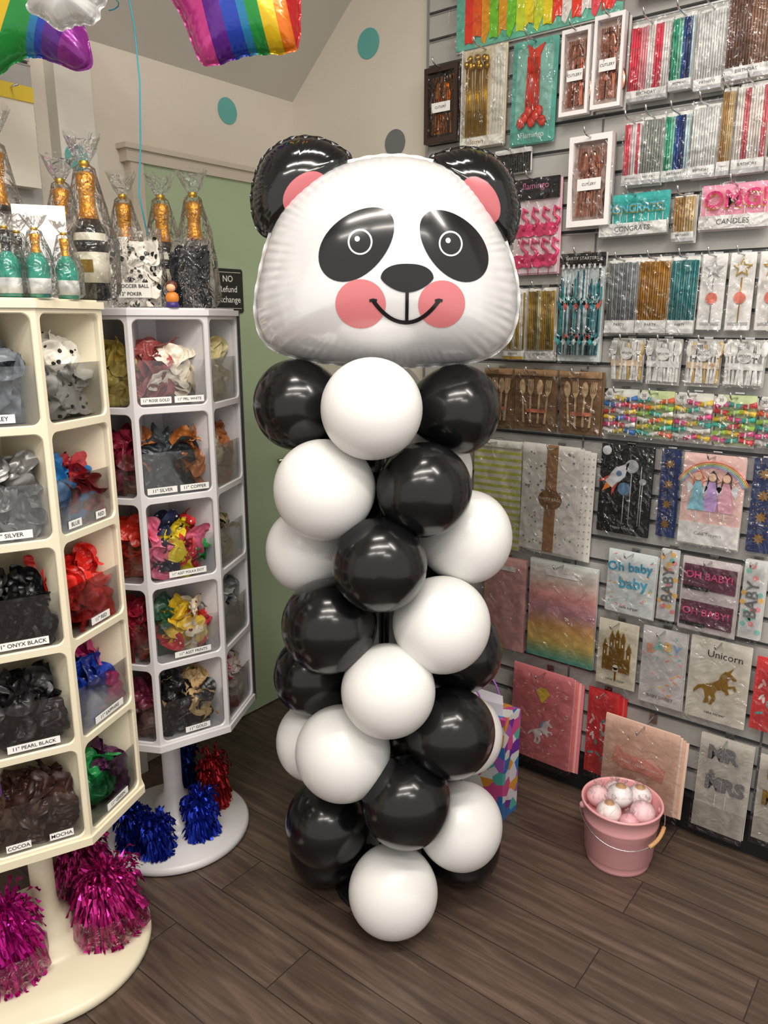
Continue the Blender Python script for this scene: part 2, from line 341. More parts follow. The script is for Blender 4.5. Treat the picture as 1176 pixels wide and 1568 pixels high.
def K_flamingo(b,W,H,D):
    d_card(b,W,H,D,'#efe3e6'); b.box(0,W,H*.78,H,.002,.012,blk); b.text('flamingo',W*.5,H*.92,.012,.026,P('#e88ab5'))
    m=P('#f0467f',.35)
    for r in range(2):
        for i in range(4):
            x=W*(.14+.23*i); y=H*(.13+.33*r); s=.032
            b.disc(x,y,s*.8,.004,.009+.002*(i%2),m,ry=s*.6,n=14)
            b.tube([(x+s*.5,y,.010),(x+s*.95,y+s*.8,.010),(x+s*.35,y+s*1.25,.010),(x+s*.5,y+s*1.9,.010),(x+s*1.0,y+s*1.6,.010)],[.006,.005,.0045,.006,.003],m,6)
            b.tube([(x,y-s*.4,.007),(x,y-s*1.3,.007)],.0014,m,5)
def K_blackpick(b,W,H,D):
    d_card(b,W,H,D,'#e9e7e3')
    for i in range(int(W/.008)): b.box(.008*i,.008*i+.0045,0,H*.8,.002,.008,blk)
    b.box(0,W,H*.8,H,.002,.012,white)
def K_word(b,W,H,D,bg='#2fb6b0',word='CONGRATS!',fg='#58c7e6',sub='CONGRATS'):
    d_card(b,W,H,D,bg); b.box(0,W,0,H*.30,.002,.018,white); b.text(sub,W*.5,H*.15,.018,H*.17,P('#5a5a60'))
    sz=W*.92/(len(word)*.66)
    sz=min(sz,H*.72)
    for k,c in ((.0,P('#f5c23e')),(.002,P(fg))):
        b.text(word,W*.5+k,H*.62+k,.008+k*3,sz,c,bold=.03-.01*(k>0))
    for i in range(len(word)):
        x=W*(.08+.84*i/(len(word)-1)); b.tube([(x,H*.1,.006),(x,H*.5,.006)],.0015,white,5)
def K_starcard(b,W,H,D,col='#c8c8cc'):
    d_card(b,W,H,D,'#f4f2ef'); m=mat('glitter_'+col[1:],col,.3,.7)
    b.prism(star_pts(W*.5,H*.80,W*.40,W*.18),.003,.007,m); b.prism(star_pts(W*.5,H*.80,W*.27,W*.12),.007,.009,white)
    b.tube([(W*.5,H*.1,.004),(W*.5,H*.68,.004)],.0018,m,5); b.disc(W*.5,H*.42,W*.24,.006,.007,P('#f2836f'),n=20)
    b.box(W*.1,W*.9,H*.06,H*.10,.002,.003,P('#bbbbbb'))
def K_tealpicks(b,W,H,D):
    d_card(b,W,H,D,'#dfe9ea'); b.box(0,W,H*.88,H,.002,.014,blk)
    for i in range(8): b.box(W*(.05+.12*i),W*(.10+.12*i),H*.86,H*.9,.014,.015,white)
    b.text('PARTY STARTERS',W*.5,H*.95,.014,.013,white)
    rd=random.Random(4)
    for i in range(44):
        x=W*(.04+.92*i/44); c=rd.choice(['#2fa3a8','#1b6f86','#e9f3f4','#2fa3a8','#111318','#e9f3f4'])
        b.tube([(x,H*.06,.008+.003*(i%3)),(x+W*.08*(rd.random()-.5),H*(.62+.24*rd.random()),.008+.003*(i%3))],.0024,P(c,.35),5)
        if i%3==0:
            for r in range(2): b.prism(T([(0,0),(.5,.35),(1,1),(.0,.6),(-1,1),(-.5,.35)],x,H*(.15+.33*r)+.01*(i%2),.014,.03),.014,.016,P(['#3fb0b5','#1f8a9c','#d9efee','#e4675e'][(i//3+r)%4]))
def K_spoons(b,W,H,D,cols=('#f4f3ef',)):
    d_card(b,W,H,D,'#bdbbb7'); rd=random.Random(int(W*1e5))
    for i in range(11):
        x=W*(.08+.84*i/10); spoon(b,x,H*.04,H*.93*(.9+.1*rd.random()),P(cols[i%len(cols)],.25),.006+.004*(i%2),['spoon','fork'][i%2],rd.uniform(-.1,.1))
    b.box(W*.02,W*.98,H*.36,H*.5,.011,.0125,P('#e8c9a6' if len(cols)>1 else '#e9e9e6')); b.disc(W*.5,H*.66,W*.19,.015,.016,white,n=24); b.text('SPOON',W*.5,H*.66,.016,.009,blk)
def K_colorcut(b,W,H,D,seed=0):
    d_card(b,W,H,D,'#cfe0a8' if seed%2 else '#dfe3da'); rd=random.Random(seed+50); cs=['#f0559a','#ff6f3c','#f6d545','#37b6a6','#3f7fd0','#a6d85c','#f4f4f0','#e0454b']
    pal=[[6,0,2,7,4],[3,2,6,5,1],[6,3,0,6,2],[0,5,3,2,7],[6,0,3,5,1]][seed%5]
    for r in range(6):
        y=H*(.10+.14*r)
        for q in range(3):
            x=W*(.17+.33*q); a=(.5 if (r+q)%2 else -.5)*.6; L=W*.2; c=P(cs[pal[(r+q*2)%5]],.35)
            b.tube([(x-L*math.cos(a),y-L*math.sin(a)*.6,.010),(x,y,.012),(x+L*math.cos(a),y+L*math.sin(a)*.6,.010)],[.0085,.005,.0085],c,7)
            b.box(x-.002,x+.002,y-.006,y+.006,.016,.0175,white)
    b.disc(W*.15,H*.9,W*.14,.019,.020,white,n=20); b.text('30',W*.15,H*.9,.020,.012,blk)
def K_kraft(b,W,H,D):
    b.bbox(0,W,0,H,0,.004,P('#7d5e42',.7),.004); b.box(0,W,H*.9,H,.004,.012,P('#a07c58',.7))
    for i,kd in enumerate(['spoon','fork','spoon','fork']):
        spoon(b,W*(.25+.17*i),H*.12,H*.72,P('#d8b88e',.6),.006+.003*(i%2),kd,(i-1.5)*-.05)
    b.box(W*.3,W*.8,H*.3,H*.36,.013,.014,P('#c8785c'))
    b.box(W*.35,W*.75,H*.05,H*.13,.005,.006,P('#6c5038'))
def K_stripes(b,W,H,D,c1='#f2efe0',c2='#d9dd6a'):
    d_card(b,W,H,D,c1); n=16
    for i in range(n): b.box(0,W,H*i/n,H*(i+.42)/n,.002,.0026,P(c2))
    b.box(0,W,H*.94,H,.002,.01,P('#f5f3ec'))
def K_dots(b,W,H,D):
    for i in range(4):
        b.box(i*.012,W*.8+i*.018,-.004*i,H-.004*i,-.004*i,.003-.004*i,P('#e3dfd8'))
    d_card(b,W*.82,H,D,'#e6e2db'); scatter(b,W*.82,H,.003,70,['#9a9a9c','#c9a98c','#7f8894'],.0035,seed=3)
    for i in range(1,4):
        for j in range(14): b.disc(W*.82+i*.014,H*(.05+.066*j),.0025,.004-.004*i,.0045-.004*i,P('#9a9a9c'),n=6)
    b.box(W*.36,W*.52,0,H,.004,.0055,P('#9c7350',.7)); b.disc(W*.44,H*.5,W*.17,.0056,.0066,P('#7d5a3c',.7),n=32,ry=W*.14); b.text('PARTY BAGS',W*.44,H*.5,.0066,.013,P('#e8d8c0'))
def K_space(b,W,H,D):
    d_card(b,W,H,D,'#17181b')
    M0=b.M.copy(); b.M=b.M@Matrix.Translation((W*.33,H*.66,0))@Matrix.Rotation(R_(-40),4,'Z')@Matrix.Diagonal((1.25,1.25,1,1))
    b.prism([(-.012,-.03),(.012,-.03),(.016,.01),(.0,.045),(-.016,.01)],.004,.007,P('#e9eaee')); b.prism([(-.012,-.03),(-.024,-.045),(-.012,-.005)],.004,.007,P('#ee5a3c')); b.prism([(.012,-.03),(.024,-.045),(.012,-.005)],.004,.007,P('#ee5a3c')); b.prism([(-.008,-.03),(.008,-.03),(0,-.055)],.004,.006,P('#f08a3c')); b.disc(0,.008,.007,.007,.008,P('#6f8fb5'),n=16)
    b.M=M0
    for x,y,r,c in ((.60,.78,.020,'#c9ccd2'),(.78,.84,.012,'#1d2026'),(.48,.52,.019,'#5f87ad'),(.82,.62,.010,'#b9bcc4')):
        b.disc(W*x,H*y,r,.004,.007,P(c,.4),n=24); b.tube([(W*x,H*y-r,.004),(W*x,H*.12,.004)],.0013,P('#d8d8da'),5)
    scatter(b,W,H,.002,24,['#e8e8ea','#8d9096'],.0012,seed=8)
    b.text('Happy Birthday',W*.5,H*.07,.003,.012,P('#c0c2c8')); b.disc(W*.1,H*.93,.014,.003,.004,P('#d8d9dc'),n=20)
def K_navy(b,W,H,D):
    d_card(b,W,H,D,'#24376b')
    for i in range(4): b.prism(star_pts(W*.5,H*(.15+.23*i),W*.28,W*.15,8),.003,.005,mat('bronze_foil','#b38a52',.35,.8))
    scatter(b,W,H,.002,20,['#c79a57'],.0018,seed=int(W*1e4))
def K_mermaid(b,W,H,D):
    d_card(b,W,H,D,'#f0c8c0'); b.box(0,W,0,H*.24,.002,.006,white); b.text('Cake Toppers',W*.5,H*.12,.006,.013,P('#7a7a80'))
    M0=b.M.copy()
    for i,(x,hc,dc) in enumerate(((.27,'#f07f5e','#8fd0e0'),(.5,'#3f3350','#c9a7e0'),(.73,'#5b3a3a','#f2b7c8'))):
        b.M=M0@Matrix.Translation((W*x,H*.64,0))@Matrix.Diagonal((1.2,1.35,1,1)); X=0; Y=0
        b.prism([(X-.020,Y-.05),(X+.020,Y-.05),(X+.007,Y+.012),(X-.007,Y+.012)],.004,.007,P(dc)); b.disc(X,Y+.022,.0085,.006,.009,P('#f3c9a9'),n=18)
        b.prism([(X-.010,Y+.022),(X-.012,Y+.0),(X-.007,Y+.012),(X,Y+.034),(X+.007,Y+.012),(X+.012,Y),(X+.010,Y+.026),(X,Y+.037)],.0055,.0085,P(hc))
        b.tube([(X-.007,Y+.01,.006),(X-.024,Y+.028,.006)],.0022,P('#f3c9a9'),5); b.tube([(X+.007,Y+.01,.006),(X+.024,Y+.02,.006)],.0022,P('#f3c9a9'),5)
        for q in(-1,1): b.prism([(X+q*.008,Y),(X+q*.027,Y+.01),(X+q*.022,Y-.02)],.003,.004,P('#e9f2f6'))
        b.tube([(X,Y-.05,.004),(X,-H*.32,.004)],.0012,white,5)
    b.M=M0
    for j in range(5):
        a=[math.pi*(.15+.7*i/14) for i in range(15)]; r=H*.42-.004*j
        b.tube([(W*.5+r*.97*math.cos(t),H*.50+r*math.sin(t),.0035) for t in a],.0018,P(['#ff8f7a','#ffd06b','#bfe6a0','#9bd3ec','#c9b2ea'][j]),4)
def K_tissue(b,W,H,D,cols=('#e9b7b5',)):
    n=len(cols)
    for i in range(3): b.box(.004*i,W-.003*i,0,H-.006*i,.004*i-.008,.004*i-.006,P(cols[0]))
    N=28 if n>1 else 6; cc=cols[::-1]
    for i in range(N):
        t=(i/(N-1))*(n-1) if n>1 else 0; k=min(int(t),max(0,n-2)); c=lerp_hex(cc[k],cc[min(k+1,n-1)],t-k)
        b.box(0,W,H*i/N,H*(i+1)/N,0,.003,P(c,.6))
    b.box(W*.25,W*.75,H*.86,H*.91,.006,.0065,white)
def K_letters(b,W,H,D,bg='#efe9dc',lines=(),dots=None):
    d_card(b,W,H,D,bg)
    if dots: scatter(b,W,H,.002,dots[0],dots[1],dots[2],seed=len(lines)+int(W*1000),shape=dots[3])
    for (t,x,y,s,c,rot,ex) in lines: b.text(t,W*x,H*y,.003+ex,s,P(c),bold=.02,rot=rot)
def K_ohbaby2(b,W,H,D):
    d_card(b,W,H,D,'#d9cfd0'); m=P('#b72a5d',.4)
    for y in (.62,.12):
        b.box(W*.04,W*.96,H*y-.01,H*(y+.28),.002,.007,P('#6b3a4e')); b.text('OH BABY!',W*.5,H*(y+.15),.012,W*.19,m,bold=.035)
        b.text('OH BABY!',W*.5+.001,H*(y+.15)+.001,.0135,W*.185,P('#ea5c92',.3),bold=.01); b.box(W*.04,W*.5,H*(y-.06),H*y-.002,.007,.008,blk)
def K_castle(b,W,H,D):
    d_card(b,W,H,D,'#e3dcc8'); z0,z1=.003,.007; g=gold
    b.box(W*.2,W*.8,H*.24,H*.45,z0,z1,g); b.box(W*.36,W*.64,H*.45,H*.6,z0,z1,g)
    for x,y,h in ((.2,.24,.34),(.8,.24,.34),(.36,.4,.32),(.64,.4,.32),(.5,.5,.25)):
        b.box(W*(x-.05),W*(x+.05),H*y,H*(y+h),z0,z1+.001,g); b.prism([(W*(x-.07),H*(y+h)),(W*(x+.07),H*(y+h)),(W*x,H*(y+h+.13))],z0,z1+.001,g)
        b.box(W*(x-.015),W*(x+.015),H*(y+h*.7),H*(y+h*.85),z1+.001,z1+.0015,P('#eae4d2'))
    b.disc(W*.5,H*.3,W*.07,z1,z1+.001,P('#eae4d2'),n=16); b.box(W*.43,W*.57,H*.24,H*.3,z1,z1+.001,P('#eae4d2'))
    b.box(W*.48,W*.52,H*.1,H*.24,z0,z1,g)
    b.text('cake topper',W*.5,H*.1,.003,.013,P('#6d6a60'))
def K_unicorn(b,W,H,D):
    d_card(b,W,H,D,'#e6e1d4'); b.prism(T(UNI,W*.1,H*.2,W*.8,H*.5),.003,.007,gold); b.text('Unicorn',W*.58,H*.82,.003,.030,blk); b.text('cake topper',W*.5,H*.1,.003,.012,blk)
def K_uninap(b,W,H,D):
    for i in range(5): b.box(.010*i,W-.02+.008*i,0-.003*i,H-.006*i,-.006*i-.004,-.006*i,P(['#e98d92','#f0a9a8','#e8827f','#f3b6b3','#e98d92'][i]))
    d_card(b,W*.94,H,D,'#e5868b'); scatter(b,W*.94,H,.002,60,['#f4c8c4','#f7e6da','#d8707a'],.003,seed=9,shape='conf')
    b.prism(T([(x,y) for x,y in UNI],W*.28,H*.18,W*.44,H*.32),.003,.0045,P('#faf6f2')); b.prism(T([(.44,.62),(.52,.66),(.56,.80),(.64,.90),(.54,.86),(.46,.74)],W*.28,H*.18,W*.44,H*.32),.0045,.006,P('#8fc9dd'))
    b.prism(T([(0,0),(.5,-.9),(1,0),(.7,.4),(.3,.4)],W*.38,H*.76,.05,.045),.004,.006,P('#e9d24f'))
def K_xmas(b,W,H,D):
    for i in range(4): b.box(.012*i-.01,W+.006*i,-.003*i,H-.006*i,-.005*i-.004,-.005*i,P(['#d8383c','#c92f34','#e2595a','#d8383c'][i]))
    d_card(b,W,H,D,'#dc3b3e'); scatter(b,W,H,.002,22,['#f6efe8','#f4c8c4','#63b7b0'],.006,seed=12,shape='conf')
def K_blush(b,W,H,D):
    for i in range(4): b.box(.008*i,W*.93+.008*i,-.003*i,H-.008*i,-.005*i-.004,-.005*i,P(['#e9c8b4','#f0d8c8','#e6bda8','#ecd0bd'][i]))
    d_card(b,W*.94,H,D,'#e6bfaa')
    b.prism([(W*.18,H*.66),(W*.30,H*.57),(W*.55,H*.59),(W*.80,H*.53),(W*.78,H*.38),(W*.55,H*.42),(W*.30,H*.40),(W*.14,H*.46)],.004,.008,P('#e79c8e',.4)); b.text('sweet celebrations',W*.48,H*.50,.009,.017,P('#fbf0e6'),rot=-.03)
    b.text('party banner',W*.62,H*.1,.003,.016,P('#93806e'))
def K_glit(b,W,H,D,lines=(),col='#a8a8ae'):
    d_card(b,W,H,D,'#cfcac0')
    m=mat('glitter_'+col[1:],col,.3,.7,bump=.5,bscale=400)
    b.box(0,W,0,H*.26,.002,.006,P('#bdb8ae'))
    for (t,x,y,s) in lines:
        b.text(t,W*x,H*y,.004,s,m,bold=.05); b.text(t,W*x+.001,H*y+.001,.006,s,m,bold=.03)
    b.tube([(W*.4,H*.02,.004),(W*.4,H*.4,.004)],.0015,white,5); b.tube([(W*.6,H*.02,.004),(W*.6,H*.4,.004)],.0015,white,5)

pinkc=('#f2455e','#f9a6b0','#fbf6f4','#f2455e','#fbf6f4'); bg=('#27b58b','#8fdcc2','#1f4fa8','#12316f','#cfe9ee'); wh=('#f4f4f2',); gr=('#a8aca5',)
goldc=('#b88c4a','#d8bb84'); redw=('#f5efe9','#df6a73','#f5efe9','#f5efe9','#df6a73'); brz=('#7c5648','#a27a64')
pack('banner','neon_fringe_banner',.74,1.27,2.355,2.64,2,.03,tilt=-.0)
pack('cut','bronze_cutlery_box',.64,.765,2.10,2.32,2,.03,fr='#3a2a22',inner='#241a16',metal=mat('copper_gold','#b9793f',.2,1),back='#3a2a22')
pack('goldpick','gold_stirrer_pack',.78,.93,2.07,2.345,3,.04)
pack('coral','flamingo_stirrer_pack',.95,1.095,2.06,2.335,2,.04,back='#7fcabb')
pack('blackpick','black_straw_pack',.90,1.02,1.985,2.05,2,.035)
pack('cut','cutlery_box',1.115,1.20,2.11,2.33,2,.04)
pack('cut','cutlery_box',1.21,1.295,2.115,2.345,2,.04)
pack('cut','cutlery_box',1.16,1.285,1.81,2.05,2,.05)
for (a,c,z0,z1,cc) in ((1.31,1.415,2.12,2.31,pinkc),(1.42,1.475,2.13,2.31,bg),(1.485,1.55,2.12,2.31,wh),(1.555,1.66,2.13,2.34,brz),(1.67,1.76,2.12,2.34,bg)):
    pack('candle','candle_pack',a,c,z0,z1,3,.045,cols=cc,frac=.14)
for (a,c,cc) in ((1.31,1.38,pinkc),(1.385,1.47,goldc),(1.475,1.56,wh),(1.565,1.66,bg),(1.665,1.75,pinkc)):
    pack('candle','candle_pack',a,c,2.37,2.57,3,.045,cols=cc,frac=.14)
for (a,c,z0,z1,cc) in ((1.31,1.357,1.91,2.075,pinkc),(1.36,1.415,1.91,2.08,gr),(1.42,1.485,1.91,2.08,bg),(1.49,1.555,1.91,2.09,wh),(1.56,1.59,1.91,2.12,goldc),(1.595,1.67,1.91,2.12,redw),(1.68,1.76,1.91,2.1,goldc)):
    pack('candle','candle_pack',a,c,z0,z1,3,.045,cols=cc,frac=.16)
pack('flamingo','flamingo_pick_pack',.97,1.12,1.69,1.96,2,.04,back='#f5c3d2')
pack('word','congrats_candle_pack',1.255,1.445,1.78,1.89,2,.045)
pack('candle','gold_candle_pack',1.46,1.515,1.755,1.875,2,.045,cols=goldc,frac=.2)
pack('word','omg_candle_pack',1.53,1.70,1.78,1.89,2,.045,bg='#f1a3bd',word='OMG!',fg='#e62c7d',sub='CANDLES')
for (a,c,cc) in ((1.29,1.375,('#7c8082','#a4a8aa')),(1.38,1.465,('#a8721c','#c08a30')),(1.47,1.54,('#1f7a7c','#4a9ea2'))):
    pack('candle','paper_straw_pack',a,c,1.515,1.72,3,.045,cols=cc*6,frac=.17,lab='PARTY',band='#e9e7e4')
pack('starcard','star_candle_pack',1.548,1.61,1.525,1.72,2,.045)
pack('starcard','star_candle_pack',1.618,1.68,1.525,1.72,2,.045,col='#c9a03f')
pack('starcard','star_candle_pack',1.69,1.755,1.525,1.72,2,.045,col='#c9a03f')
pack('tealpicks','mermaid_pick_pack',1.14,1.275,1.43,1.74,3,.04)
pack('candle','gold_straw_pack',.955,1.025,1.43,1.645,3,.04,cols=('#f1eee4','#c9a545','#f1eee4','#c9a545','#f1eee4','#9a8030'),frac=.12,lab='STRAWS',band='#c9a545')
pack('candle','gold_straw_pack',1.035,1.125,1.43,1.65,3,.04,cols=('#b8923a','#8b7a3c','#d8cfa4','#b8923a','#8b7a3c','#b8923a'),frac=.12,lab='STRAWS',band='#e9e7e4')
for i,(a,c) in enumerate(((1.315,1.41),(1.42,1.515),(1.53,1.62),(1.63,1.73))):
    pack('spoons','spoon_pack',a,c,1.378,1.50,2,.045,cols=('#f6f5f2','#f6f5f2','#d8b46a','#f6f5f2') if i in(0,2) else ('#f6f5f2',))
for i,(a,c) in enumerate(((1.31,1.40),(1.41,1.505),(1.515,1.61),(1.62,1.72),(1.73,1.82))):
    pack('colorcut','rainbow_cutlery_pack',a,c,1.22,1.355,2,.045,seed=i)
for (a,c) in ((.89,.99),(1.0,1.145),(1.155,1.29)): pack('kraft','wooden_cutlery_pack',a,c,1.21,1.40,2,.04,back='#8a6a4c')
pack('stripes','striped_paper_bag_pack',.85,1.03,.80,1.165,3,.035)
pack('dots','dotted_paper_bag_pack',1.045,1.28,.82,1.17,1,.05)
pack('space','space_cake_topper_pack',1.305,1.465,.92,1.19,2,.045,back='#222226')
pack('navy','navy_napkin_pack',1.48,1.532,.93,1.19,2,.032,back='#2b3f77')
pack('mermaid','fairy_cake_topper_pack',1.548,1.712,.93,1.19,2,.045)
pack('navy','navy_napkin_pack',1.728,1.79,.93,1.19,2,.032,back='#2b3f77')
pack('tissue','tissue_paper_pack',.91,1.07,.44,.77,1,.04,cols=('#dba8a5',))
pack('tissue','tissue_paper_pack',1.085,1.32,.45,.79,1,.045,cols=('#dfe3de','#e8d5cb','#f0a8a4','#c493a0','#dfb06a','#e0c46f','#5fa896'))
pack('letters','baby_cake_topper_pack',1.35,1.50,.67,.87,2,.045,bg='#e3e9e9',lines=(('Oh baby',.46,.75,.040,'#3aa6cb',.08,.002),('baby',.55,.5,.048,'#4fb2d2',.08,.002),('cake topper',.5,.1,.012,'#808080',0,0)),dots=(30,['#f29b78','#f4c76e','#8fd0c4','#f4a7b9'],.003,'conf'))
pack('letters','baby_tag_pack',1.51,1.562,.68,.90,2,.045,tilt=0,bg='#dcdedd',lines=(('BABY',.5,.5,.045,'#7b7d80',math.pi/2,.001),),dots=(16,['#f2c06e','#8fd0c4','#f29b9b'],.008,'dot'))
pack('ohbaby2','oh_baby_topper_pack',1.572,1.728,.67,.89,2,.045,tilt=0)
pack('letters','baby_tag_pack',1.738,1.795,.68,.91,2,.045,tilt=0,bg='#dcdedd',lines=(('BABY',.5,.5,.045,'#7b7d80',math.pi/2,.001),),dots=(16,['#f2c06e','#8fd0c4','#f29b9b'],.008,'dot'))
pack('castle','castle_cake_topper_pack',1.335,1.462,.42,.64,2,.045)
pack('letters','baby_banner_pack',1.475,1.605,.40,.65,2,.045,bg='#d3d0cf',lines=(('B',.2,.72,.04,'#f29b78',.1,.003),('A',.4,.76,.04,'#8fd0c4',0,.003),('B',.6,.78,.04,'#f4c76e',0,.003),('Y',.8,.76,.04,'#8fb7e0',-.1,.003),('BABY SWEET',.5,.1,.014,'#8a8a8a',0,0)),dots=(26,['#f29b78','#f4c76e','#8fd0c4','#f4a7b9'],.004,'conf'))
pack('unicorn','unicorn_cake_topper_pack',1.618,1.785,.40,.655,3,.045)
pack('xmas','red_gift_bag_pack',1.81,1.93,.42,.64,1,.055)
pack('xmas','red_napkin_pack',1.325,1.42,.09,.395,1,.045)
pack('uninap','unicorn_party_bag_pack',1.05,1.285,.07,.41,1,.06)
pack('blush','blush_banner_pack',1.40,1.645,.075,.35,1,.10)
pack('glit','mr_and_mrs_topper_pack',1.675,1.82,.05,.36,2,.05,lines=(('MR',.45,.82,.06),('&',.28,.6,.03),('MRS',.55,.5,.06)))
pack('glit','mrs_topper_pack',1.84,1.98,.08,.35,2,.05,lines=(('MR',.5,.82,.07),('MRS',.5,.5,.06)),col='#c9a03f')
for j,zz in enumerate((.14,.42,.70,.95,1.22,1.42,1.66,1.90,2.12)):
    for i in range(2):
        a=2.02+.16*i
        pack('candle','boxed_candle_set',a,a+.12,zz,zz+.19,2,.045,cols=[pinkc,bg,goldc][(i+j)%3])

# ------------------------------------------------------------ panda balloon column
bw=mat('white_latex','#e9e8e6',.32,coat=.12,var=.01,crough=.16); bb=mat('black_latex','#0e0e10',.2,coat=.18,var=.02,crough=.08,spec=.45)
CY=(0,1.87,0)
col=empty('panda_balloon_column',CY)
def latex(c,d,m,nm):
    b=MB(); c=Vector(c); ax=Vector((0.01,1.87,c.z))-c; ax.z=0; ax.normalize()
    q=Vector((0,0,1)).rotation_difference(ax).to_matrix().to_4x4(); n=56;h=36; rows=[]; r=d/2
    for j in range(h+1):
        ph=math.pi*j/h
        row=[]
        for k in range(n):
            a=2*math.pi*k/n; rr=r*math.sin(ph)*(1-.05*math.cos(ph)); zz=r*math.cos(ph)*(1+.06*max(0,math.cos(ph))**3)
            row.append((rr*math.cos(a),rr*math.sin(a),zz))
        rows.append(row[::-1])
    b.M=Matrix.Translation(c)@q; b.grid(rows,m,closed=True)
    b.lathe([(.004,r*1.04),(.006,r*1.07),(.004,r*1.09),(.010,r*1.12)],m,n=12)
    b.obj(nm,col,shift=CY)
W_,B_=bw,bb
BL=[((-.026,1.685,1.362),.222,W_),((-.01,1.685,1.006),.219,B_),((.010,1.685,.691),.225,W_),((.055,1.69,.385),.226,B_),((.023,1.69,.124),.229,W_),
((-.136,1.737,1.170),.234,W_),((.0905,1.737,1.170),.221,B_),((-.131,1.737,.834),.230,B_),((.137,1.737,.838),.235,W_),((-.102,1.737,.492),.240,W_),((.163,1.74,.547),.228,B_),((-.150,1.79,.247),.225,B_),((.198,1.77,.257),.226,W_),
((-.205,1.86,1.352),.218,B_),((.171,1.86,1.340),.218,B_),((-.19,1.86,.988),.215,W_),((.203,1.86,1.022),.236,W_),((-.185,1.86,.645),.21,B_),((.198,1.87,.71),.222,B_),((-.185,1.88,.44),.215,W_),((.213,1.88,.46),.215,W_),((-.158,1.88,.112),.218,B_),((.218,1.88,.115),.218,B_),
((-.1,1.99,1.17),.22,B_),((.12,1.99,1.17),.22,W_),((0,2.04,1.34),.22,W_),((0,2.04,1.0),.22,B_),((.12,2.0,.83),.22,B_),((-.12,2.0,.83),.22,W_),((0,2.04,.68),.22,W_),((-.12,2.0,.53),.22,B_),((.12,2.0,.53),.22,W_),((0,2.04,.38),.22,B_),((.12,2.02,.25),.22,B_),((-.12,2.02,.25),.22,W_),((0,2.04,.12),.22,W_)]
for c,d,m in BL: latex(c,d,m,'latex_balloon')
b=MB(); b.lathe([(0,0),(.13,0),(.14,.006),(.13,.012),(.02,.02),(.013,.03),(.013,1.62),(0,1.62)],blk,n=24,cx=0,cy=1.87); b.obj('stand_pole',col,shift=CY)

def catmull(vals,t):
    n=len(vals); i=int(math.floor(t)); f=t-i; p0,p1,p2,p3=[vals[(i+k)%n] for k in(-1,0,1,2)]
    return .5*((2*p1)+(-p0+p2)*f+(2*p0-5*p1+4*p2-p3)*f*f+(-p0+3*p1-3*p2+p3)*f**3)
class Foil:
    def __init__(s,pts,c,T_,ypl,nw=70,wa=.004,seed=0,pw=2.2,ex=.55,lw=.25):
        s.c=c;s.T=T_;s.y=ypl;s.nw=nw;s.wa=wa;s.seed=seed;s.pw=pw;s.ex=ex;s.lw=lw
        N=len(pts); dense=[(catmull([p[0] for p in pts],i/20),catmull([p[1] for p in pts],i/20)) for i in range(N*20)]
        s.tab=[0]*720; ang=sorted([(math.atan2(z-c[1],x-c[0])%(2*math.pi),math.hypot(x-c[0],z-c[1])) for x,z in dense])
        A=[a for a,_ in ang]; Rr=[r for _,r in ang]
        for i in range(720):
            t=2*math.pi*i/720; k=bisect.bisect(A,t); a0=A[k-1]-(2*math.pi if k==0 else 0); a1=A[k%len(A)]+(2*math.pi if k==len(A) else 0)
            f=(t-a0)/max(1e-6,(a1-a0)); s.tab[i]=Rr[k-1]*(1-f)+Rr[k%len(A)]*f
    def R(s,t):
        t=(t%(2*math.pi))/(2*math.pi)*720; i=int(t); f=t-i; return s.tab[i%720]*(1-f)+s.tab[(i+1)%720]*f
    def h(s,r,t):
        r=min(r,.9999); base=s.T*(1-r**s.pw)**s.ex
        g=noise.noise(Vector((math.cos(t)*3,math.sin(t)*3,s.seed)))
        g2=max(0,.35+1.2*noise.noise(Vector((math.cos(t)*7,math.sin(t)*7,s.seed+2))))
        amp=s.wa*(.45+1.1*g2)*(r**11)*(1-r**16)
        w=abs(math.sin(s.nw*.5*t+3*g))
        lng=s.wa*s.lw*g2*max(0,math.sin(s.nw*.23*t+2*g))**4*(r**5)*(1-r**8)
        return base-amp*2*(1-w)-lng
    def surf(s,x,z):
        dx,dz=x-s.c[0],z-s.c[1]; t=math.atan2(dz,dx); r=math.hypot(dx,dz)/s.R(t); return s.y-s.h(r,t)
    def build(s,b,m,nt=400,nr=38):
        for sg in (-1,1):
            rows=[]
            for j in range(nr+1):
                r=math.sin(j/nr*math.pi/2) if j<nr else 1.0
                row=[]
                for k in range(nt):
                    t=2*math.pi*k/nt*(-sg); R=s.R(t); row.append((s.c[0]+R*r*math.cos(t),s.y+sg*s.h(r,t),s.c[1]+R*r*math.sin(t)))
                rows.append(row)
            row=[]
            for k in range(nt):
                t=2*math.pi*k/nt*(-sg); R=s.R(t)+.006; row.append((s.c[0]+R*math.cos(t),s.y+.004*math.sin(s.nw*t*.5),s.c[1]+R*math.sin(t)))
            rows.append(row)
            b.grid(rows,m,closed=True)
    def decal(s,b,fn,m,nr=10,nt=48,off=.0012):
        rows=[]
        for j in range(nr+1):
            row=[]
            for k in range(nt):
                x,z=fn(j/nr,2*math.pi*k/nt); row.append((x,s.surf(x,z)-off,z))
            rows.append(row)
        b.grid(rows,m,closed=True)
    def stroke(s,b,path,w,m,off=.0014):
        rows=[]
        for i,(x,z) in enumerate(path):
            x0,z0=path[max(0,i-1)];x1,z1=path[min(len(path)-1,i+1)]; d=Vector((x1-x0,z1-z0)).normalized(); row=[]
            for q in (-1,-.5,0,.5,1):
                xx=x-d.y*w*q; zz=z+d.x*w*q; row.append((xx,s.surf(xx,zz)-off,zz))
            rows.append(row[::-1])
        b.grid(rows,m)
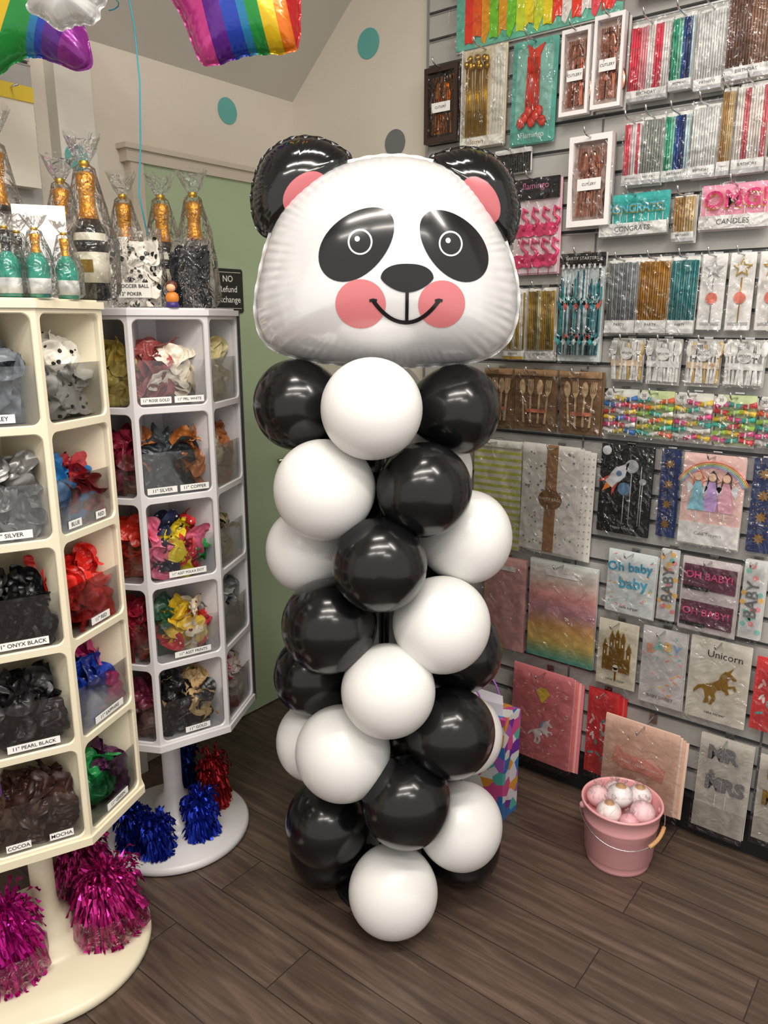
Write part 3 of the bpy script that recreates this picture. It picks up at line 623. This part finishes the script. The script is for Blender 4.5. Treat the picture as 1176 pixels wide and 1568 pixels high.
HEAD=[(0.017,1.905),(-0.077,1.892),(-0.158,1.857),(-0.225,1.800),(-0.263,1.730),(-0.286,1.655),(-0.299,1.587),(-0.294,1.530),(-0.268,1.490),(-0.205,1.464),(-0.105,1.450),(0.019,1.444),(0.142,1.449),(0.234,1.462),(0.287,1.498),(0.308,1.550),(0.311,1.609),(0.299,1.667),(0.274,1.730),(0.232,1.800),(0.176,1.862),(0.105,1.894)]
whf=mat('white_foil','#e4e4e6',.2,.22,coat=.5,var=.01,crough=.08,bump=.10,bscale=9,bdist=.02); bkf=mat('black_foil','#0c0c0e',.12,coat=.5,var=.02); pkf=mat('pink_print','#cb7479',.28,coat=.35,var=.02,crough=.12); pke=mat('pink_ear_print','#bb666c',.3,coat=.3,var=.02,crough=.12); bkp=mat('black_print','#111114',.18,coat=.4,var=.02,crough=.1)
head=Foil(HEAD,(.008,1.655),.165,1.86,nw=84,wa=.0070,pw=2.6,ex=.60,lw=.30)
b=MB(); head.build(b,whf)
def ell(cx,cz,rx,rz,rot,egg=0):
    c,s_=math.cos(rot),math.sin(rot)
    def f(r,a):
        x=rx*r*math.cos(a); z=rz*r*math.sin(a)*(1+egg*math.cos(a)); return cx+c*x-s_*z, cz+s_*x+c*z
    return f
head.decal(b,ell(-.057,1.706,.092,.060,R_(40),-.10),bkp); head.decal(b,ell(.149,1.704,.088,.058,R_(138),-.10),bkp)
for cx,cz in ((-.050,1.709),(.141,1.707)):
    head.decal(b,ell(cx,cz,.0260,.0260,0),whf,off=.002,nr=6); head.decal(b,ell(cx,cz,.0222,.0222,0),bkp,off=.0026,nr=6)
    head.decal(b,ell(cx-.006,cz+.006,.0055,.0055,0),whf,off=.0034,nr=3)
head.decal(b,ell(-.05,1.583,.054,.051,0),pkf); head.decal(b,ell(.124,1.583,.051,.049,0),pkf)
def nose(r,a):
    x=.056*math.cos(a); z=.029*math.sin(a)
    if z<0: x*=(1-.28*(-z/.029)**1.0)
    else: x=.056*math.copysign(abs(math.cos(a))**.8,math.cos(a))
    return .049+r*x,1.636+r*z
head.decal(b,nose,bkp,off=.002)
sm=[]
for i in range(31):
    t=-1+2*i/30; sm.append((.047+.070*t, 1.545+.045*abs(t)**2.1))
head.stroke(b,sm,.0042,bkp,.0026); head.stroke(b,[(.049,1.61-.0031*i) for i in range(21)],.0036,bkp,.003)
for (x,z) in ((-.023,1.591),(.117,1.591)): head.stroke(b,[(x-.008,z-.001),(x,z+.001),(x+.008,z-.001)],.003,bkp,.003)
b.obj('panda_head_foil',col,shift=CY)
EL=[(-0.077,1.896),(-0.103,1.926),(-0.156,1.945),(-0.214,1.941),(-0.265,1.909),(-0.292,1.858),(-0.300,1.807),(-0.289,1.757),(-0.258,1.738),(-.20,1.765),(-.12,1.83)]
ER=[(0.105,1.896),(0.133,1.915),(0.191,1.924),(0.250,1.905),(0.288,1.866),(0.307,1.807),(0.303,1.752),(0.283,1.720),(.22,1.75),(.14,1.83)]
for pts,c,pk,rt in ((EL,(-.200,1.845),(-.174,1.822),R_(38)),(ER,(.212,1.83),(.214,1.806),R_(-52))):
    e=Foil(pts,c,.062,1.875,nw=44,wa=.007,seed=5,pw=2.2,ex=.5,lw=.9); b=MB(); e.build(b,bkf,nt=260,nr=24)
    e.decal(b,ell(pk[0],pk[1],.056,.036,rt),pke,off=.0015); b.obj('panda_ear_foil',col,shift=CY)

# ------------------------------------------------------------ rainbow foil balloons + ribbon
def starfoil(name,c,y,R,rot,rr,ry,stops,lo=-.12,hi=.12,T_=.06):
    pts=[]
    for i in range(5):
        a=R_(rot+72*i); a2=R_(rot+72*i+36)
        pts+= [(c[0]+R*math.cos(a-.10)*.985,c[1]+R*math.sin(a-.10)*.985),(c[0]+R*math.cos(a+.10)*.985,c[1]+R*math.sin(a+.10)*.985),(c[0]+R*rr*math.cos(a2),c[1]+R*rr*math.sin(a2))]
    f=Foil(pts,c,T_,y,nw=60,wa=.004,seed=R*10,pw=2,ex=.5,lw=.8)
    m=ramp_mat('rainbow_foil',stops,'X',lo,hi,ry,rough=.22,metal=.35,coat=.4,bump=.15)
    b=MB(); f.build(b,m,nt=240,nr=20); return b.obj(name,loc=(c[0],y,c[1]))
starfoil('rainbow_star_balloon',(-.335,2.295),2.0,.178,-117.6,.80,R_(12),[(0,'#c83f8c'),(.11,'#5a1f86'),(.27,'#1f3fa8'),(.42,'#2478a8'),(.50,'#1f8a3a'),(.62,'#d9b41a'),(.76,'#d96f14'),(.88,'#b81c22')],lo=-.11,hi=.13)
starfoil('rainbow_star_balloon',(-.80,2.255),1.9,.205,-48,.66,R_(-30),[(0,'#b81c22'),(.10,'#d96f14'),(.28,'#d9b41a'),(.46,'#1f8a3a'),(.64,'#2478a8'),(.70,'#1f3fa8'),(.76,'#5a1f86'),(.90,'#8a2a8c')],lo=-.09,hi=.17)
b=MB(); pts=[]
for i in range(7):
    a=2*math.pi*i/7; pts+=[(-.62+.080*math.cos(a),2.165+.058*math.sin(a)),(-.62+.070*math.cos(a+.45),2.165+.049*math.sin(a+.45))]
Foil(pts,(-.62,2.165),.045,1.70,nw=40,wa=.003,pw=2,ex=.5).build(b,mat('silver_white_foil','#d4d4d2',.25,.3,coat=.4),nt=200,nr=18); b.obj('cloud_foil_balloon',loc=(-.62,1.70,2.165))
tealr=P('#2f9fb4',.3)
b=MB(); b.tube([(-.69,2.1,2.62),(-.655,2.1,2.42),(-.615,2.1,2.30),(-.607,2.1,2.24),(-.603,2.1,2.12),(-.612,2.1,1.98),(-.625,2.1,1.86),(-.61,2.1,1.76)],.0022,tealr,6)
b.tube([(-.655+.02*math.cos(i*.7),2.08+.02*math.sin(i*.7),2.36-.004*i) for i in range(22)],.0015,tealr,5); b.obj('balloon_ribbon')

# ------------------------------------------------------------ balloon bin spinner towers
def leaf(b,c,L,m,seed,lim=None,tilt=1.0):
    """one deflated latex balloon: flat creased teardrop, folded over on itself"""
    rd=random.Random(seed); o=Vector((seed*1.37%61,seed*.73%47,3.1))
    rot=Matrix.Rotation(rd.uniform(-tilt,tilt)-.2,3,'X')@Matrix.Rotation(rd.uniform(-tilt,tilt),3,'Y')@Matrix.Rotation(rd.uniform(0,6.28),3,'Z')
    cv=rd.choice([-1,1])*rd.uniform(4,12); ca=rd.uniform(0,3.14); cc,cs=math.cos(ca),math.sin(ca); rows=[]; nr,nt=10,26
    for j in range(nr+1):
        r=j/nr; row=[]
        for k in range(nt):
            a=2*math.pi*k/nt; x=L*r*math.cos(a)*(1.25 if math.cos(a)>0 else .95); y=L*.75*r*math.sin(a)*(1-.42*math.cos(a))
            q=Vector((x*26,y*26,0))+o; q2=Vector((x*60*cc+y*60*cs,y*18*cc-x*18*cs,1))+o; q3=Vector((x*95*cs-y*95*cc,y*30,4))+o
            z=.018*noise.noise(q)+.009*(1-2*abs(noise.noise(q2)))+.0045*(1-2*abs(noise.noise(q3)))
            u=x*cc+y*cs; z+=cv*u*u
            p=rot@Vector((x,y,z)); p=Vector(c)+p
            if lim:
                x0,x1_,y0,y1_,z0_,z1_=lim
                p=Vector((min(max(p.x,x0),x1_),min(max(p.y,y0),y1_),min(max(p.z,z0_),z1_)))
            row.append(tuple(p))
        rows.append(row)
    b.grid(rows,m,closed=True)
def LX(h,metal=0.0):
    return mat('deflated_latex_'+h[1:],h,.34,metal,coat=.15,var=.10,nscale=30,crough=.2)
paw=spot_mat('paw_print_latex','#e4dfd3','#1b1b1d',50,.24); dal=spot_mat('cow_spot_latex','#e4dfd3','#1a1a1a',50,.34); polka=spot_mat('polka_navy_latex','#17203f','#f0efe9',70,.2); starry=spot_mat('starry_black_latex','#15161c','#dcdce0',130,.14); redp=spot_mat('polka_red_latex','#c42a35','#f5efe9',60,.2); leo=spot_mat('leopard_latex','#e7d9bd','#7a1f22',40,.3)
def frame_cell(b,w,h,mx,my,rad,dep,m):
    """moulded face frame with a rounded rectangular opening, centred, facing +z"""
    hx=w/2-mx; hy=h/2-my; N=8; inn=[];out=[]
    for cx,cy,a0 in ((hx-rad,hy-rad,0),(-hx+rad,hy-rad,90),(-hx+rad,-hy+rad,180),(hx-rad,-hy+rad,270)):
        for i in range(N+1):
            a=R_(a0+90*i/N); x=cx+rad*math.cos(a); y=cy+rad*math.sin(a); inn.append((x,y))
            o={0:(w/2,h/2),90:(-w/2,h/2),180:(-w/2,-h/2),270:(w/2,-h/2)}[a0]
            if i==0: o={0:(w/2,y),90:(x,h/2),180:(-w/2,y),270:(x,-h/2)}[a0]
            if i==N: o={0:(x,h/2),90:(-w/2,y),180:(x,-h/2),270:(w/2,y)}[a0]
            out.append(o)
    n=len(inn)
    vs=[(x,y,0) for x,y in out]+[(x*1.02,y*1.02,0) for x,y in inn]+[(x,y,-.003) for x,y in inn]+[(x,y,-dep) for x,y in inn]
    fs=[]
    for k in range(3):
        for i in range(n):
            j=(i+1)%n; fs.append((k*n+i,k*n+j,(k+1)*n+j,(k+1)*n+i))
    b.add(vs,fs,m,False)
def tower(name,C,rot,body,contents,z0=.433,z1=1.575,rows=5,a=.238,discr=.245,edge=None):
    LC=(C[0],C[1],0); e=empty(name,LC); side=2*a*math.tan(R_(22.5)); Rc=a/math.cos(R_(22.5)); ch=(z1-z0-.02)/rows
    b=MB()
    def octp(R): return [(R*math.cos(R_(rot-90+22.5+45*k)),R*math.sin(R_(rot-90+22.5+45*k))) for k in range(8)]
    for i in range(rows+1):
        z=z0+.005+ch*i; b.prism(octp(Rc-.004),z-.006,z+.006,body)
    b.prism(octp(Rc+.006),z0-.012,z0+.006,body); b.prism(octp(Rc+.006),z1-.014,z1,body); b.prism(octp(Rc-.008),z1,z1+.004,body)
    b.prism(octp(.075),z0,z1,body)
    for x,y in octp(Rc-.012):
        d=Vector((x,y,0)).normalized(); p=Vector((-d.y,d.x,0))*.005
        vs=[Vector((d.x*.07,d.y*.07,0))-p,Vector((d.x*.07,d.y*.07,0))+p,Vector((x,y,0))+p,Vector((x,y,0))-p]
        b.prism([(v.x,v.y) for v in vs],z0,z1-.01,body)
    faces=[]
    for k in range(8):
        th=R_(rot+45*k); u=Vector((math.cos(th),math.sin(th),0)); n=Vector((math.sin(th),-math.cos(th),0))
        faces.append((u,n))
        for i in range(rows):
            cz=z0+.005+ch*(i+.5); o=n*a
            b.M=Matrix(((u.x,0,n.x,o.x),(u.y,0,n.y,o.y),(0,1,0,cz),(0,0,0,1))); frame_cell(b,side,ch,.011,.009,.016,.022,body)
        b.M=Matrix.Identity(4)
    b.lathe([(0,0),(discr-.01,0),(discr,.008),(discr,.022),(discr-.008,.03),(.10,.036),(.085,.05),(.075,.075),(.06,.085),(.055,.11),(.032,.13),(.028,.16),(.028,z0-.005),(0,z0-.005)],body,n=64)
    b.obj('cabinet_body',e)
    if edge:
        b=MB(); u,n=faces[1]; o=n*(a+.002)+u*(side/2+.002); b.box(o.x-.004,o.x+.004,o.y-.004,o.y+.004,z0-.012,z1,edge)
        b.obj('edge_trim',e)
    bg_=MB(); gd=MB(); sd=int(C[1]*1000)
    for k,lst in contents.items():
        u,n=faces[k%8]
        for i,(cols,lab,fill) in enumerate(lst):
            zb=z0+.013+ch*(rows-1-i); M=Matrix(((u.x,0,n.x,n.x*a),(u.y,0,n.y,n.y*a),(0,1,0,zb),(0,0,0,1)))
            bg_.M=M; rd=random.Random(sd+k*31+i*7); xs=side*.5-.016
            lim=(-xs,xs,.001,ch*.93,-.15,-.010)
            N=48; hh=ch*min(.92,fill+.14)
            bg_.prism([(-xs*.8,.001),(xs*.8,.001),(xs*.7,hh*.55),(0,hh*.7),(-xs*.7,hh*.55)],-.13,-.06,cols[0])
            for q in range(N):
                hy=.018+(hh-.045)*(q/N)**.9; xr=xs-.012; xx=rd.uniform(-1,1)*xr*(1-.25*(q/N)**3); ww=-.022-.055*rd.random()-.02*(q/N)
                ci=cols[min(len(cols)-1,int(((xx/xr+1)/2)*len(cols)))] if rd.random()<.85 else rd.choice(cols)
                leaf(bg_,(xx,hy,ww),rd.uniform(.030,.042),ci,sd+q*13+i*101+k*977,lim)
            gd.M=M; gh=ch*.50; x_=side/2-.013
            gd.box(-x_,x_,0,gh,-.006,-.0045,acryl)
            if lab:
                for li,l in enumerate(lab):
                    lw=min(.10,.0075*len(l)+.010); lx=(.01 if len(lab)==1 else (-.042+.084*li))
                    if len(lab)>1: lw=min(lw,.076)
                    gd.box(lx-lw/2,lx+lw/2,.008,.024,-.0044,-.0036,P('#f3f2ee',.4)); gd.text(l,lx,.016,-.0035,min(.0115,lw/(len(l)*.62)),blk,ext=.0003,bold=.01)
    bg_.obj('deflated_balloon_stock',e); gd.obj('bin_guards_and_labels',e)
    return e
cream=mat('cream_plastic','#e6dcc2',.35,var=.02,coat=.1); wplast=mat('white_plastic','#dddadc',.35,var=.02,coat=.1)
g1,g2,g3,g4,g5=LX('#6d747b'),LX('#8a8987',.5),LX('#121214'),LX('#1d1c1f',.3),LX('#4a3028')
T1=(-.843,1.622); T2=(-.652,2.105)
other=[([LX('#c94b7a'),LX('#e9d24f')],None,.6),([LX('#3b79c9')],None,.6),([LX('#57a55a')],None,.6),([LX('#e08a3c')],None,.6),([LX('#7a4aa0')],None,.6)]
t1c={0:[([g1],['11" GREY'],.62),([g2],['11" SILVER'],.62),([g3],['11" ONYX BLACK'],.58),([g4],['11" PEARL BLACK'],.6),([g5,LX('#3a2320')],['COCOA','MOCHA'],.55)],
1:[([paw],None,.62),([LX('#2f7fc0'),LX('#b8323a')],['BLUE','RED'],.55),([LX('#e02a20')],['11" RED'],.62),([LX('#1d3fae'),LX('#1d2f80'),LX('#d02a7c')],['11" SAPPHIRE'],.6),([LX('#1f8f4a'),LX('#5a2a4f')],['11" GREEN'],.5)],
7:other}
t2c={0:[([LX('#9c4a48'),LX('#e9ddca')],['11" ROSE GOLD','11" PRL WHITE'],.6),([LX('#3b4045',.3),LX('#3b4045',.3),LX('#a5632f')],['11" SILVER','11" COPPER'],.62),([LX('#e06a8a'),polka,LX('#e8d02a'),redp,LX('#2f9a4a')],['11" ASST POLKA DOT'],.62),([LX('#1f4a34'),LX('#e0b92a'),leo,redp],['11" ASST PRINTS'],.6),([g3,LX('#c9a878')],['11" GOLD'],.6)],
1:[([LX('#d8cc9a')],None,.62),([LX('#c4b698'),LX('#b06a3a')],None,.6),([LX('#b5a888')],None,.6),([LX('#8a8a88')],None,.6),([LX('#a32c44'),LX('#d8c6c0')],None,.6)],
7:[([LX('#c9b25a')],None,.6),([LX('#8f1f3a')],None,.6),([LX('#c8301f')],None,.6),([LX('#a8243a')],None,.6),([LX('#7a2a44')],None,.6)]}
tower('balloon_bin_spinner',T1,29,cream,t1c,z0=.448,z1=1.586)
tower('balloon_bin_spinner',T2,34,wplast,t2c,discr=.225,edge=blk)

# ------------------------------------------------------------ bottle weights in cellophane
glass=mat('dark_bottle','#15171a',.12,coat=.5); goldf=mat('gold_foil_wrap','#dd9a36',.3,.75,bump=.5,bscale=120); lab=P('#e9e3cf'); tealg=mat('teal_bottle','#2a9480',.15,coat=.5)
def bag(b,x,y,z,r,h,seed,top=.08):
    b.lathe([(r*.9,z+.002),(r*1.12,z+h*.08),(r*1.1,z+h*.45),(r*.8,z+h*.72),(r*.42,z+h),(r*.2,z+h*1.03),(r*.5,z+h*1.03+top*.4),(r*.8,z+h*1.03+top)],cello,n=36,cx=x,cy=y,wav=.10,wn=5+seed%4,ph=seed)
    b.lathe([(r*.2,z+h*1.01),(r*.24,z+h*1.03),(r*.2,z+h*1.05)],gold,n=12,cx=x,cy=y)
def bottle(name,x,y,z,h,bodym=glass,k=1,seed=0,collar=goldf,mini=False):
    b=MB(); r=h*.135*k
    if mini:
        prof=[(0,0),(r*.9,0),(r,h*.02),(r,h*.06),(r*1.02,h*.06),(r*1.02,h*.30),(r,h*.30),(r,h*.48),(r*.8,h*.60),(r*.42,h*.70),(r*.42,h*.70),(r*.36,h*.80),(r*.42,h*.9),(r*.44,h*.98),(0,h)]
        mf=lambda j: white if j==4 else (bodym if j<10 else collar)
    else:
        prof=[(0,0),(r*.9,0),(r,h*.02),(r,h*.14),(r*1.01,h*.14),(r*1.01,h*.38),(r,h*.38),(r,h*.46),(r*.88,h*.56),(r*.62,h*.64),(r*.62,h*.64),(r*.48,h*.74),(r*.46,h*.84),(r*.54,h*.87),(r*.52,h*.92),(r*.55,h*.98),(r*.3,h*1.0),(0,h)]
        mf=lambda j: lab if j==4 else (bodym if j<10 else collar)
    prof=[(a,z+c) for a,c in prof]
    b.lathe(prof,bodym,n=32,cx=x,cy=y,mfun=mf)
    if not mini:
        b.box(x-r*.4,x+r*.4,y-r*1.04,y-r*1.02,z+h*.22,z+h*.32,gold)
        b.lathe([(r*1.005,z+h*.47),(r*.93,z+h*.53)],lab,n=32,cx=x,cy=y)
    bag(b,x,y,z,r*1.35,h*1.03,seed,h*.22)
    return b.obj(name)
zt=1.591; z2=1.580
for i,(x,y,h) in enumerate([(-.81,1.72,.30),(-.627,1.735,.26),(-.93,1.62,.29),(-.71,1.81,.24)]): bottle('champagne_bottle_weight',x,y,zt if y<1.8 else zt,h,seed=i)
for i,(x,y) in enumerate([(-.79,1.445),(-.735,1.46),(-.688,1.475),(-.645,1.50),(-.70,1.55),(-.625,1.585),(-.77,1.54),(-.85,1.47)]): bottle('mini_champagne_bottle',x,y,zt,.115,tealg,k=1.35,seed=i+3,collar=goldf if i%2 else glass,mini=True)
for i,(x,y,h) in enumerate([(-.690,2.17,.27),(-.593,2.18,.27),(-.498,2.14,.27)]): bottle('champagne_bottle_weight',x,y,z2,h,seed=i+9)
b=MB(); b.M=Matrix.Translation((-.70,1.66,zt))@Matrix.Rotation(R_(20),4,'Z'); b.box(-.05,.05,-.003,.003,0,.185,P('#eceae6')); b.box(-.035,.035,-.0036,-.003,.05,.12,P('#cfd3d6')); b.obj('party_display_card')
def lumpbag(name,x,y,z,w,h,m,n,seed,label):
    b=MB(); rd=random.Random(seed); b.M=Matrix.Translation((x,y,z))@Matrix.Rotation(R_(90),4,'X')
    lim=(-w*.47,w*.47,.002,h,-w*.30,w*.30)
    b.prism([(-w*.35,.002),(w*.35,.002),(w*.35,h*.7),(0,h*.8),(-w*.35,h*.7)],-w*.2,w*.12,m)
    for q in range(n): leaf(b,(rd.uniform(-1,1)*w*.34,.02+(h-.04)*q/n,w*.14+rd.random()*w*.12),.036,m,seed+q*17,lim)
    rows=[]
    for j in range(9):
        row=[]
        for k in range(32):
            a=2*math.pi*k/32; rr=w*.5*(1+.05*math.sin(5*a+j))*(1 if j<7 else .92); row.append((rr*math.cos(a),h*1.12*j/8,rr*.68*math.sin(a)))
        rows.append(row)
    b.grid(rows,cello,closed=True)
    if label:
        for i,t in enumerate(label): b.text(t,0,h*(.30-.11*i),w*.375,.0115,blk,bold=.01)
        b.box(-w*.34,w*.34,h*.14,h*.35,w*.365,w*.37,P('#e4e2da'))
    return b.obj(name)
lumpbag('cow_print_balloon_bag',-.612,1.985,z2,.145,.165,dal,34,5,['11" SOCCER BALL','12" POKER'])
lumpbag('starry_balloon_bag',-.485,2.035,z2,.105,.15,starry,26,8,None)
b=MB(); b.ball((-.512,1.93,z2+.022),.016,P('#d9822f')); b.ball((-.512,1.93,z2+.050),(.014,.013,.013),P('#5a2a1f')); b.ball((-.512,1.923,z2+.046),(.011,.009,.010),P('#f0b58a')); b.lathe([(0,z2),(.016,z2),(.014,z2+.012),(0,z2+.014)],P('#3d2a78'),n=20,cx=-.512,cy=1.93); b.obj('orange_party_weight')

# ------------------------------------------------------------ tinsel weights
def tinsel(name,x,y,z,r,h,colr,seed,n=420):
    m=mat('tinsel_'+colr[1:],colr,.25,.8,var=.3,nscale=90); b=MB(); rd=random.Random(seed)
    b.lathe([(0,z),(r*.55,z),(r*.6,z+h*.10),(r*.45,z+h*.3),(r*.15,z+h*.45),(0,z+h*.46)],m,n=20,cx=x,cy=y,wav=.06)
    for i in range(n):
        low=i<n*.45
        a=rd.uniform(0,6.283); sp=r*(rd.uniform(.65,.95) if low else rd.uniform(.3,1.0)); base=z+h*(rd.uniform(.2,.5) if low else rd.uniform(.35,.6)); L=h*(rd.uniform(.05,.2) if low else rd.uniform(.25,.7)); w=.0028+.0022*rd.random(); rows=[]
        tw=rd.uniform(0,6); dr=rd.uniform(.9,1.5)*(h*.5 if low else h*.35)
        for j in range(7):
            t=j/6; rr=sp*(.15+.85*t**.8); zz=base+L*t*1.5-(L*.6+dr)*t*t; zz=max(z+.003,zz)
            px,py=x+rr*math.cos(a+.2*t),y+rr*math.sin(a+.2*t); ta=a+math.pi/2+math.sin(tw+j*1.6)*1.0
            rows.append([(px-w*math.cos(ta),py-w*math.sin(ta),zz-w*.6*math.sin(j*2+tw)),(px+w*math.cos(ta),py+w*math.sin(ta),zz+w*.6*math.sin(j*2+tw))])
        b.grid(rows,m,False)
    if r>.07: b.lathe([(r*.8,z+.003),(r*1.0,z+h*.12),(r*.85,z+h*.36)],film_mat('pink_wrap_%d'%seed,tint=(1,.72,.88,1),base=.03,gain=.6,bscale=40,bstr=1,milk=.08),n=30,cx=x,cy=y,wav=.08,wn=7)
    return b.obj(name)
tinsel('magenta_tinsel_weight',-.705,1.665,.034,.100,.22,'#c42c86',1,620)
tinsel('magenta_tinsel_weight',-.890,1.52,.034,.09,.24,'#c41f92',2,560)
tinsel('magenta_tinsel_weight',-.82,1.80,.034,.085,.22,'#b02d78',3,420)
tinsel('blue_tinsel_weight',-.665,1.955,.034,.06,.15,'#1a2f9c',4)
tinsel('blue_tinsel_weight',-.555,2.04,.034,.065,.17,'#1d34ac',5)
tinsel('blue_tinsel_weight',-.745,1.99,.034,.06,.15,'#182a8c',6)
tinsel('red_tinsel_weight',-.545,2.19,.034,.06,.22,'#a8252c',7,300)
tinsel('blue_tinsel_weight',-.66,2.24,.034,.06,.25,'#1a2f7c',8,300)

# ------------------------------------------------------------ pink bucket
b=MB(); bx,by=.695,1.975; pk=mat('pink_enamel','#e9a9ad',.3,coat=.3,var=.02); pin=mat('pink_enamel_inside','#dd9aa0',.4); hs=.90
b.M=Matrix.Translation((bx,by,0))@Matrix.Diagonal((.98,.98,hs,1))@Matrix.Translation((-bx,-by,0))
b.lathe([(0,.004),(.086,.004),(.088,0),(.092,.002),(.093,.010),(.096,.03),(.0975,.032),(.099,.034),(.107,.150),(.1095,.153),(.1085,.158),(.1135,.206),(.117,.208),(.1185,.212),(.117,.216),(.113,.216),(.111,.210),(.094,.03),(0,.02)],pk,n=64,cx=bx,cy=by)
for sg in(-1,1):
    ax=Vector((math.cos(R_(-8))*sg,math.sin(R_(-8))*sg,0)); p=Vector((bx,by,.185))+ax*.113
    b.ball(p,(.010,.010,.012),pk,12)
h=[]; A=Vector((math.cos(R_(-8)),math.sin(R_(-8)),0)); N_=Vector((math.sin(R_(-8)),-math.cos(R_(-8)),0))
for i in range(25):
    t=math.pi*i/24; p=Vector((bx,by,.185))+A*.123*math.cos(t)+N_*(.132*math.sin(t))+Vector((0,0,-.055*math.sin(t))); h.append(p)
b.tube(h,.0016,chrome,6)
b.tube(h[3:9],.006,P('#c89a68',.5),10)
soft=film_mat('soft_wrap',base=.01,gain=.5,bscale=40,bstr=.7,rough=.2,milk=.12)
cfill=[(-.05,-.04,.2,.036,'#f6e9e6'),(.045,-.05,.205,.036,'#f6d0d6'),(.0,.02,.215,.038,'#f3ecee'),(-.06,.04,.2,.034,'#efc9cf'),(.062,.03,.205,.036,'#f6e8ea'),(0,-.075,.185,.03,'#f0b4bc'),(0,.08,.19,.03,'#f0d9dc')]
for i,(x,y,z,r,cc) in enumerate(cfill):
    b.ball((bx+x,by+y,z),r,P(cc,.45),20)
    b.lathe([(r*1.0,z+r*.25),(r*.85,z+r*.62),(r*.3,z+r*1.03),(r*.2,z+r*1.1),(r*.5,z+r*1.5)],soft,n=20,cx=bx+x,cy=by+y,wav=.05)
    if i in(0,2,4): b.lathe([(0,z+r*1.02),(r*.38,z+r*.95),(r*.42,z+r*.92)],P('#c79d72'),n=16,cx=bx+x,cy=by+y)
b.lathe([(0,.15),(.10,.16)],pin,n=30,cx=bx,cy=by)
b.obj('pink_bucket')

# ------------------------------------------------------------ patterned gift bag behind the column
def confetti_mat():
    m=bpy.data.materials.new('iridescent_unicorn_print'); m.use_nodes=True; nt=m.node_tree; bs=nt.nodes['Principled BSDF']
    tc=nt.nodes.new('ShaderNodeTexCoord'); v=nt.nodes.new('ShaderNodeTexVoronoi'); v.inputs['Scale'].default_value=28; nt.links.new(tc.outputs['Object'],v.inputs[0])
    cr=nt.nodes.new('ShaderNodeValToRGB'); cr.color_ramp.interpolation='CONSTANT'; e=cr.color_ramp.elements
    cs=['#5fc0b4','#b06bc9','#e9e6f2','#e05a9b','#3f7fc8','#7a3fa8','#eef3ee','#e9a23f']
    while len(e)<8: e.new(.5)
    for i,c in enumerate(cs): e[i].position=i/8; e[i].color=hexc(c)
    sp=nt.nodes.new('ShaderNodeSeparateColor'); nt.links.new(v.outputs['Color'],sp.inputs[0]); nt.links.new(sp.outputs[0],cr.inputs[0]); nt.links.new(cr.outputs[0],bs.inputs['Base Color'])
    bs.inputs['Roughness'].default_value=.2; bs.inputs['Metallic'].default_value=.3; return m
gm=confetti_mat(); b=MB()
b.M=Matrix.Translation((.315,2.235,0))@Matrix.Rotation(R_(-38),4,'Z')
b.prism([(-.11,-.05),(.11,-.05),(.105,0),(.11,.05),(-.11,.05),(-.105,0)],0,.36,gm)
for y in(-.05,.05): b.tube([(-.04+.08*i/10,y,.36+.07*math.sin(math.pi*i/10)) for i in range(11)],.003,P('#b06bc9'),6)
b.prism([(-.09,-.03),(0,-.045),(.09,-.03),(.06,.02),(-.06,.02)],.36,.40,P('#e9e6f2'))
b.obj('patterned_gift_bag')

for i,(s,z,w,hh,c) in enumerate(((-1.12,1.9,.12,.25,'#e5dfd0'),(-1.27,1.9,.12,.25,'#f1efe9'),(-1.12,1.6,.12,.25,'#d8d5cc'),(-1.45,1.85,.14,.3,'#e9e6de'))):
    b=MB(); b.M=ML
    for k in range(4): b.box(s-w/2,s+w/2,z,z+hh,.03+.012*k,.033+.012*k,P(c))
    b.box(s-w/2,s+w/2,z+hh*.85,z+hh,.066,.074,P('#e2c53a' if i==0 else '#c9c5ba')); b.tube([(s,z+hh-.01,.022),(s,z+hh-.01,.11)],.003,chrome,6); b.obj('hanging_foil_pack')

# ------------------------------------------------------------ lighting
wd=bpy.data.worlds.new('shop_ambient'); scene.world=wd; wd.use_nodes=True; bgn=wd.node_tree.nodes['Background']; bgn.inputs[0].default_value=(1,.96,.91,1); bgn.inputs[1].default_value=.88
def area(x,y,z,sx,sy,e,rz=0):
    l=bpy.data.lights.new('ceiling_light','AREA'); l.shape='RECTANGLE'; l.size=sx; l.size_y=sy; l.energy=e; l.color=(1,.94,.86)
    o=bpy.data.objects.new('ceiling_light',l); scene.collection.objects.link(o); o.matrix_world=G@(Matrix.Translation((x,y,z))@Matrix.Rotation(rz,4,'Z'))
    return o
area(-.35,.35,2.9,.9,.14,18,rz=.2); area(.35,.45,2.9,.9,.14,18,rz=.2); area(.1,-.5,2.9,.9,.14,18,rz=.2)
area(-.1,1.25,3.0,.7,.10,13,rz=.2); area(1.1,.6,2.9,.9,.12,17,rz=-.6); area(-.9,-.6,2.9,.9,.14,16,rz=.2); area(.9,-.9,2.9,.9,.14,16)

# ------------------------------------------------------------ camera
cd=bpy.data.cameras.new('camera'); cam=bpy.data.objects.new('camera',cd); scene.collection.objects.link(cam)
cam.matrix_world=G@(Matrix.Translation((0,0,1.55))@Matrix.Rotation(R_(90-14),4,'X')); cd.sensor_fit='VERTICAL'; cd.sensor_height=24; cd.sensor_width=18; cd.lens=24*1178/1568
cd.clip_start=.05; scene.camera=cam
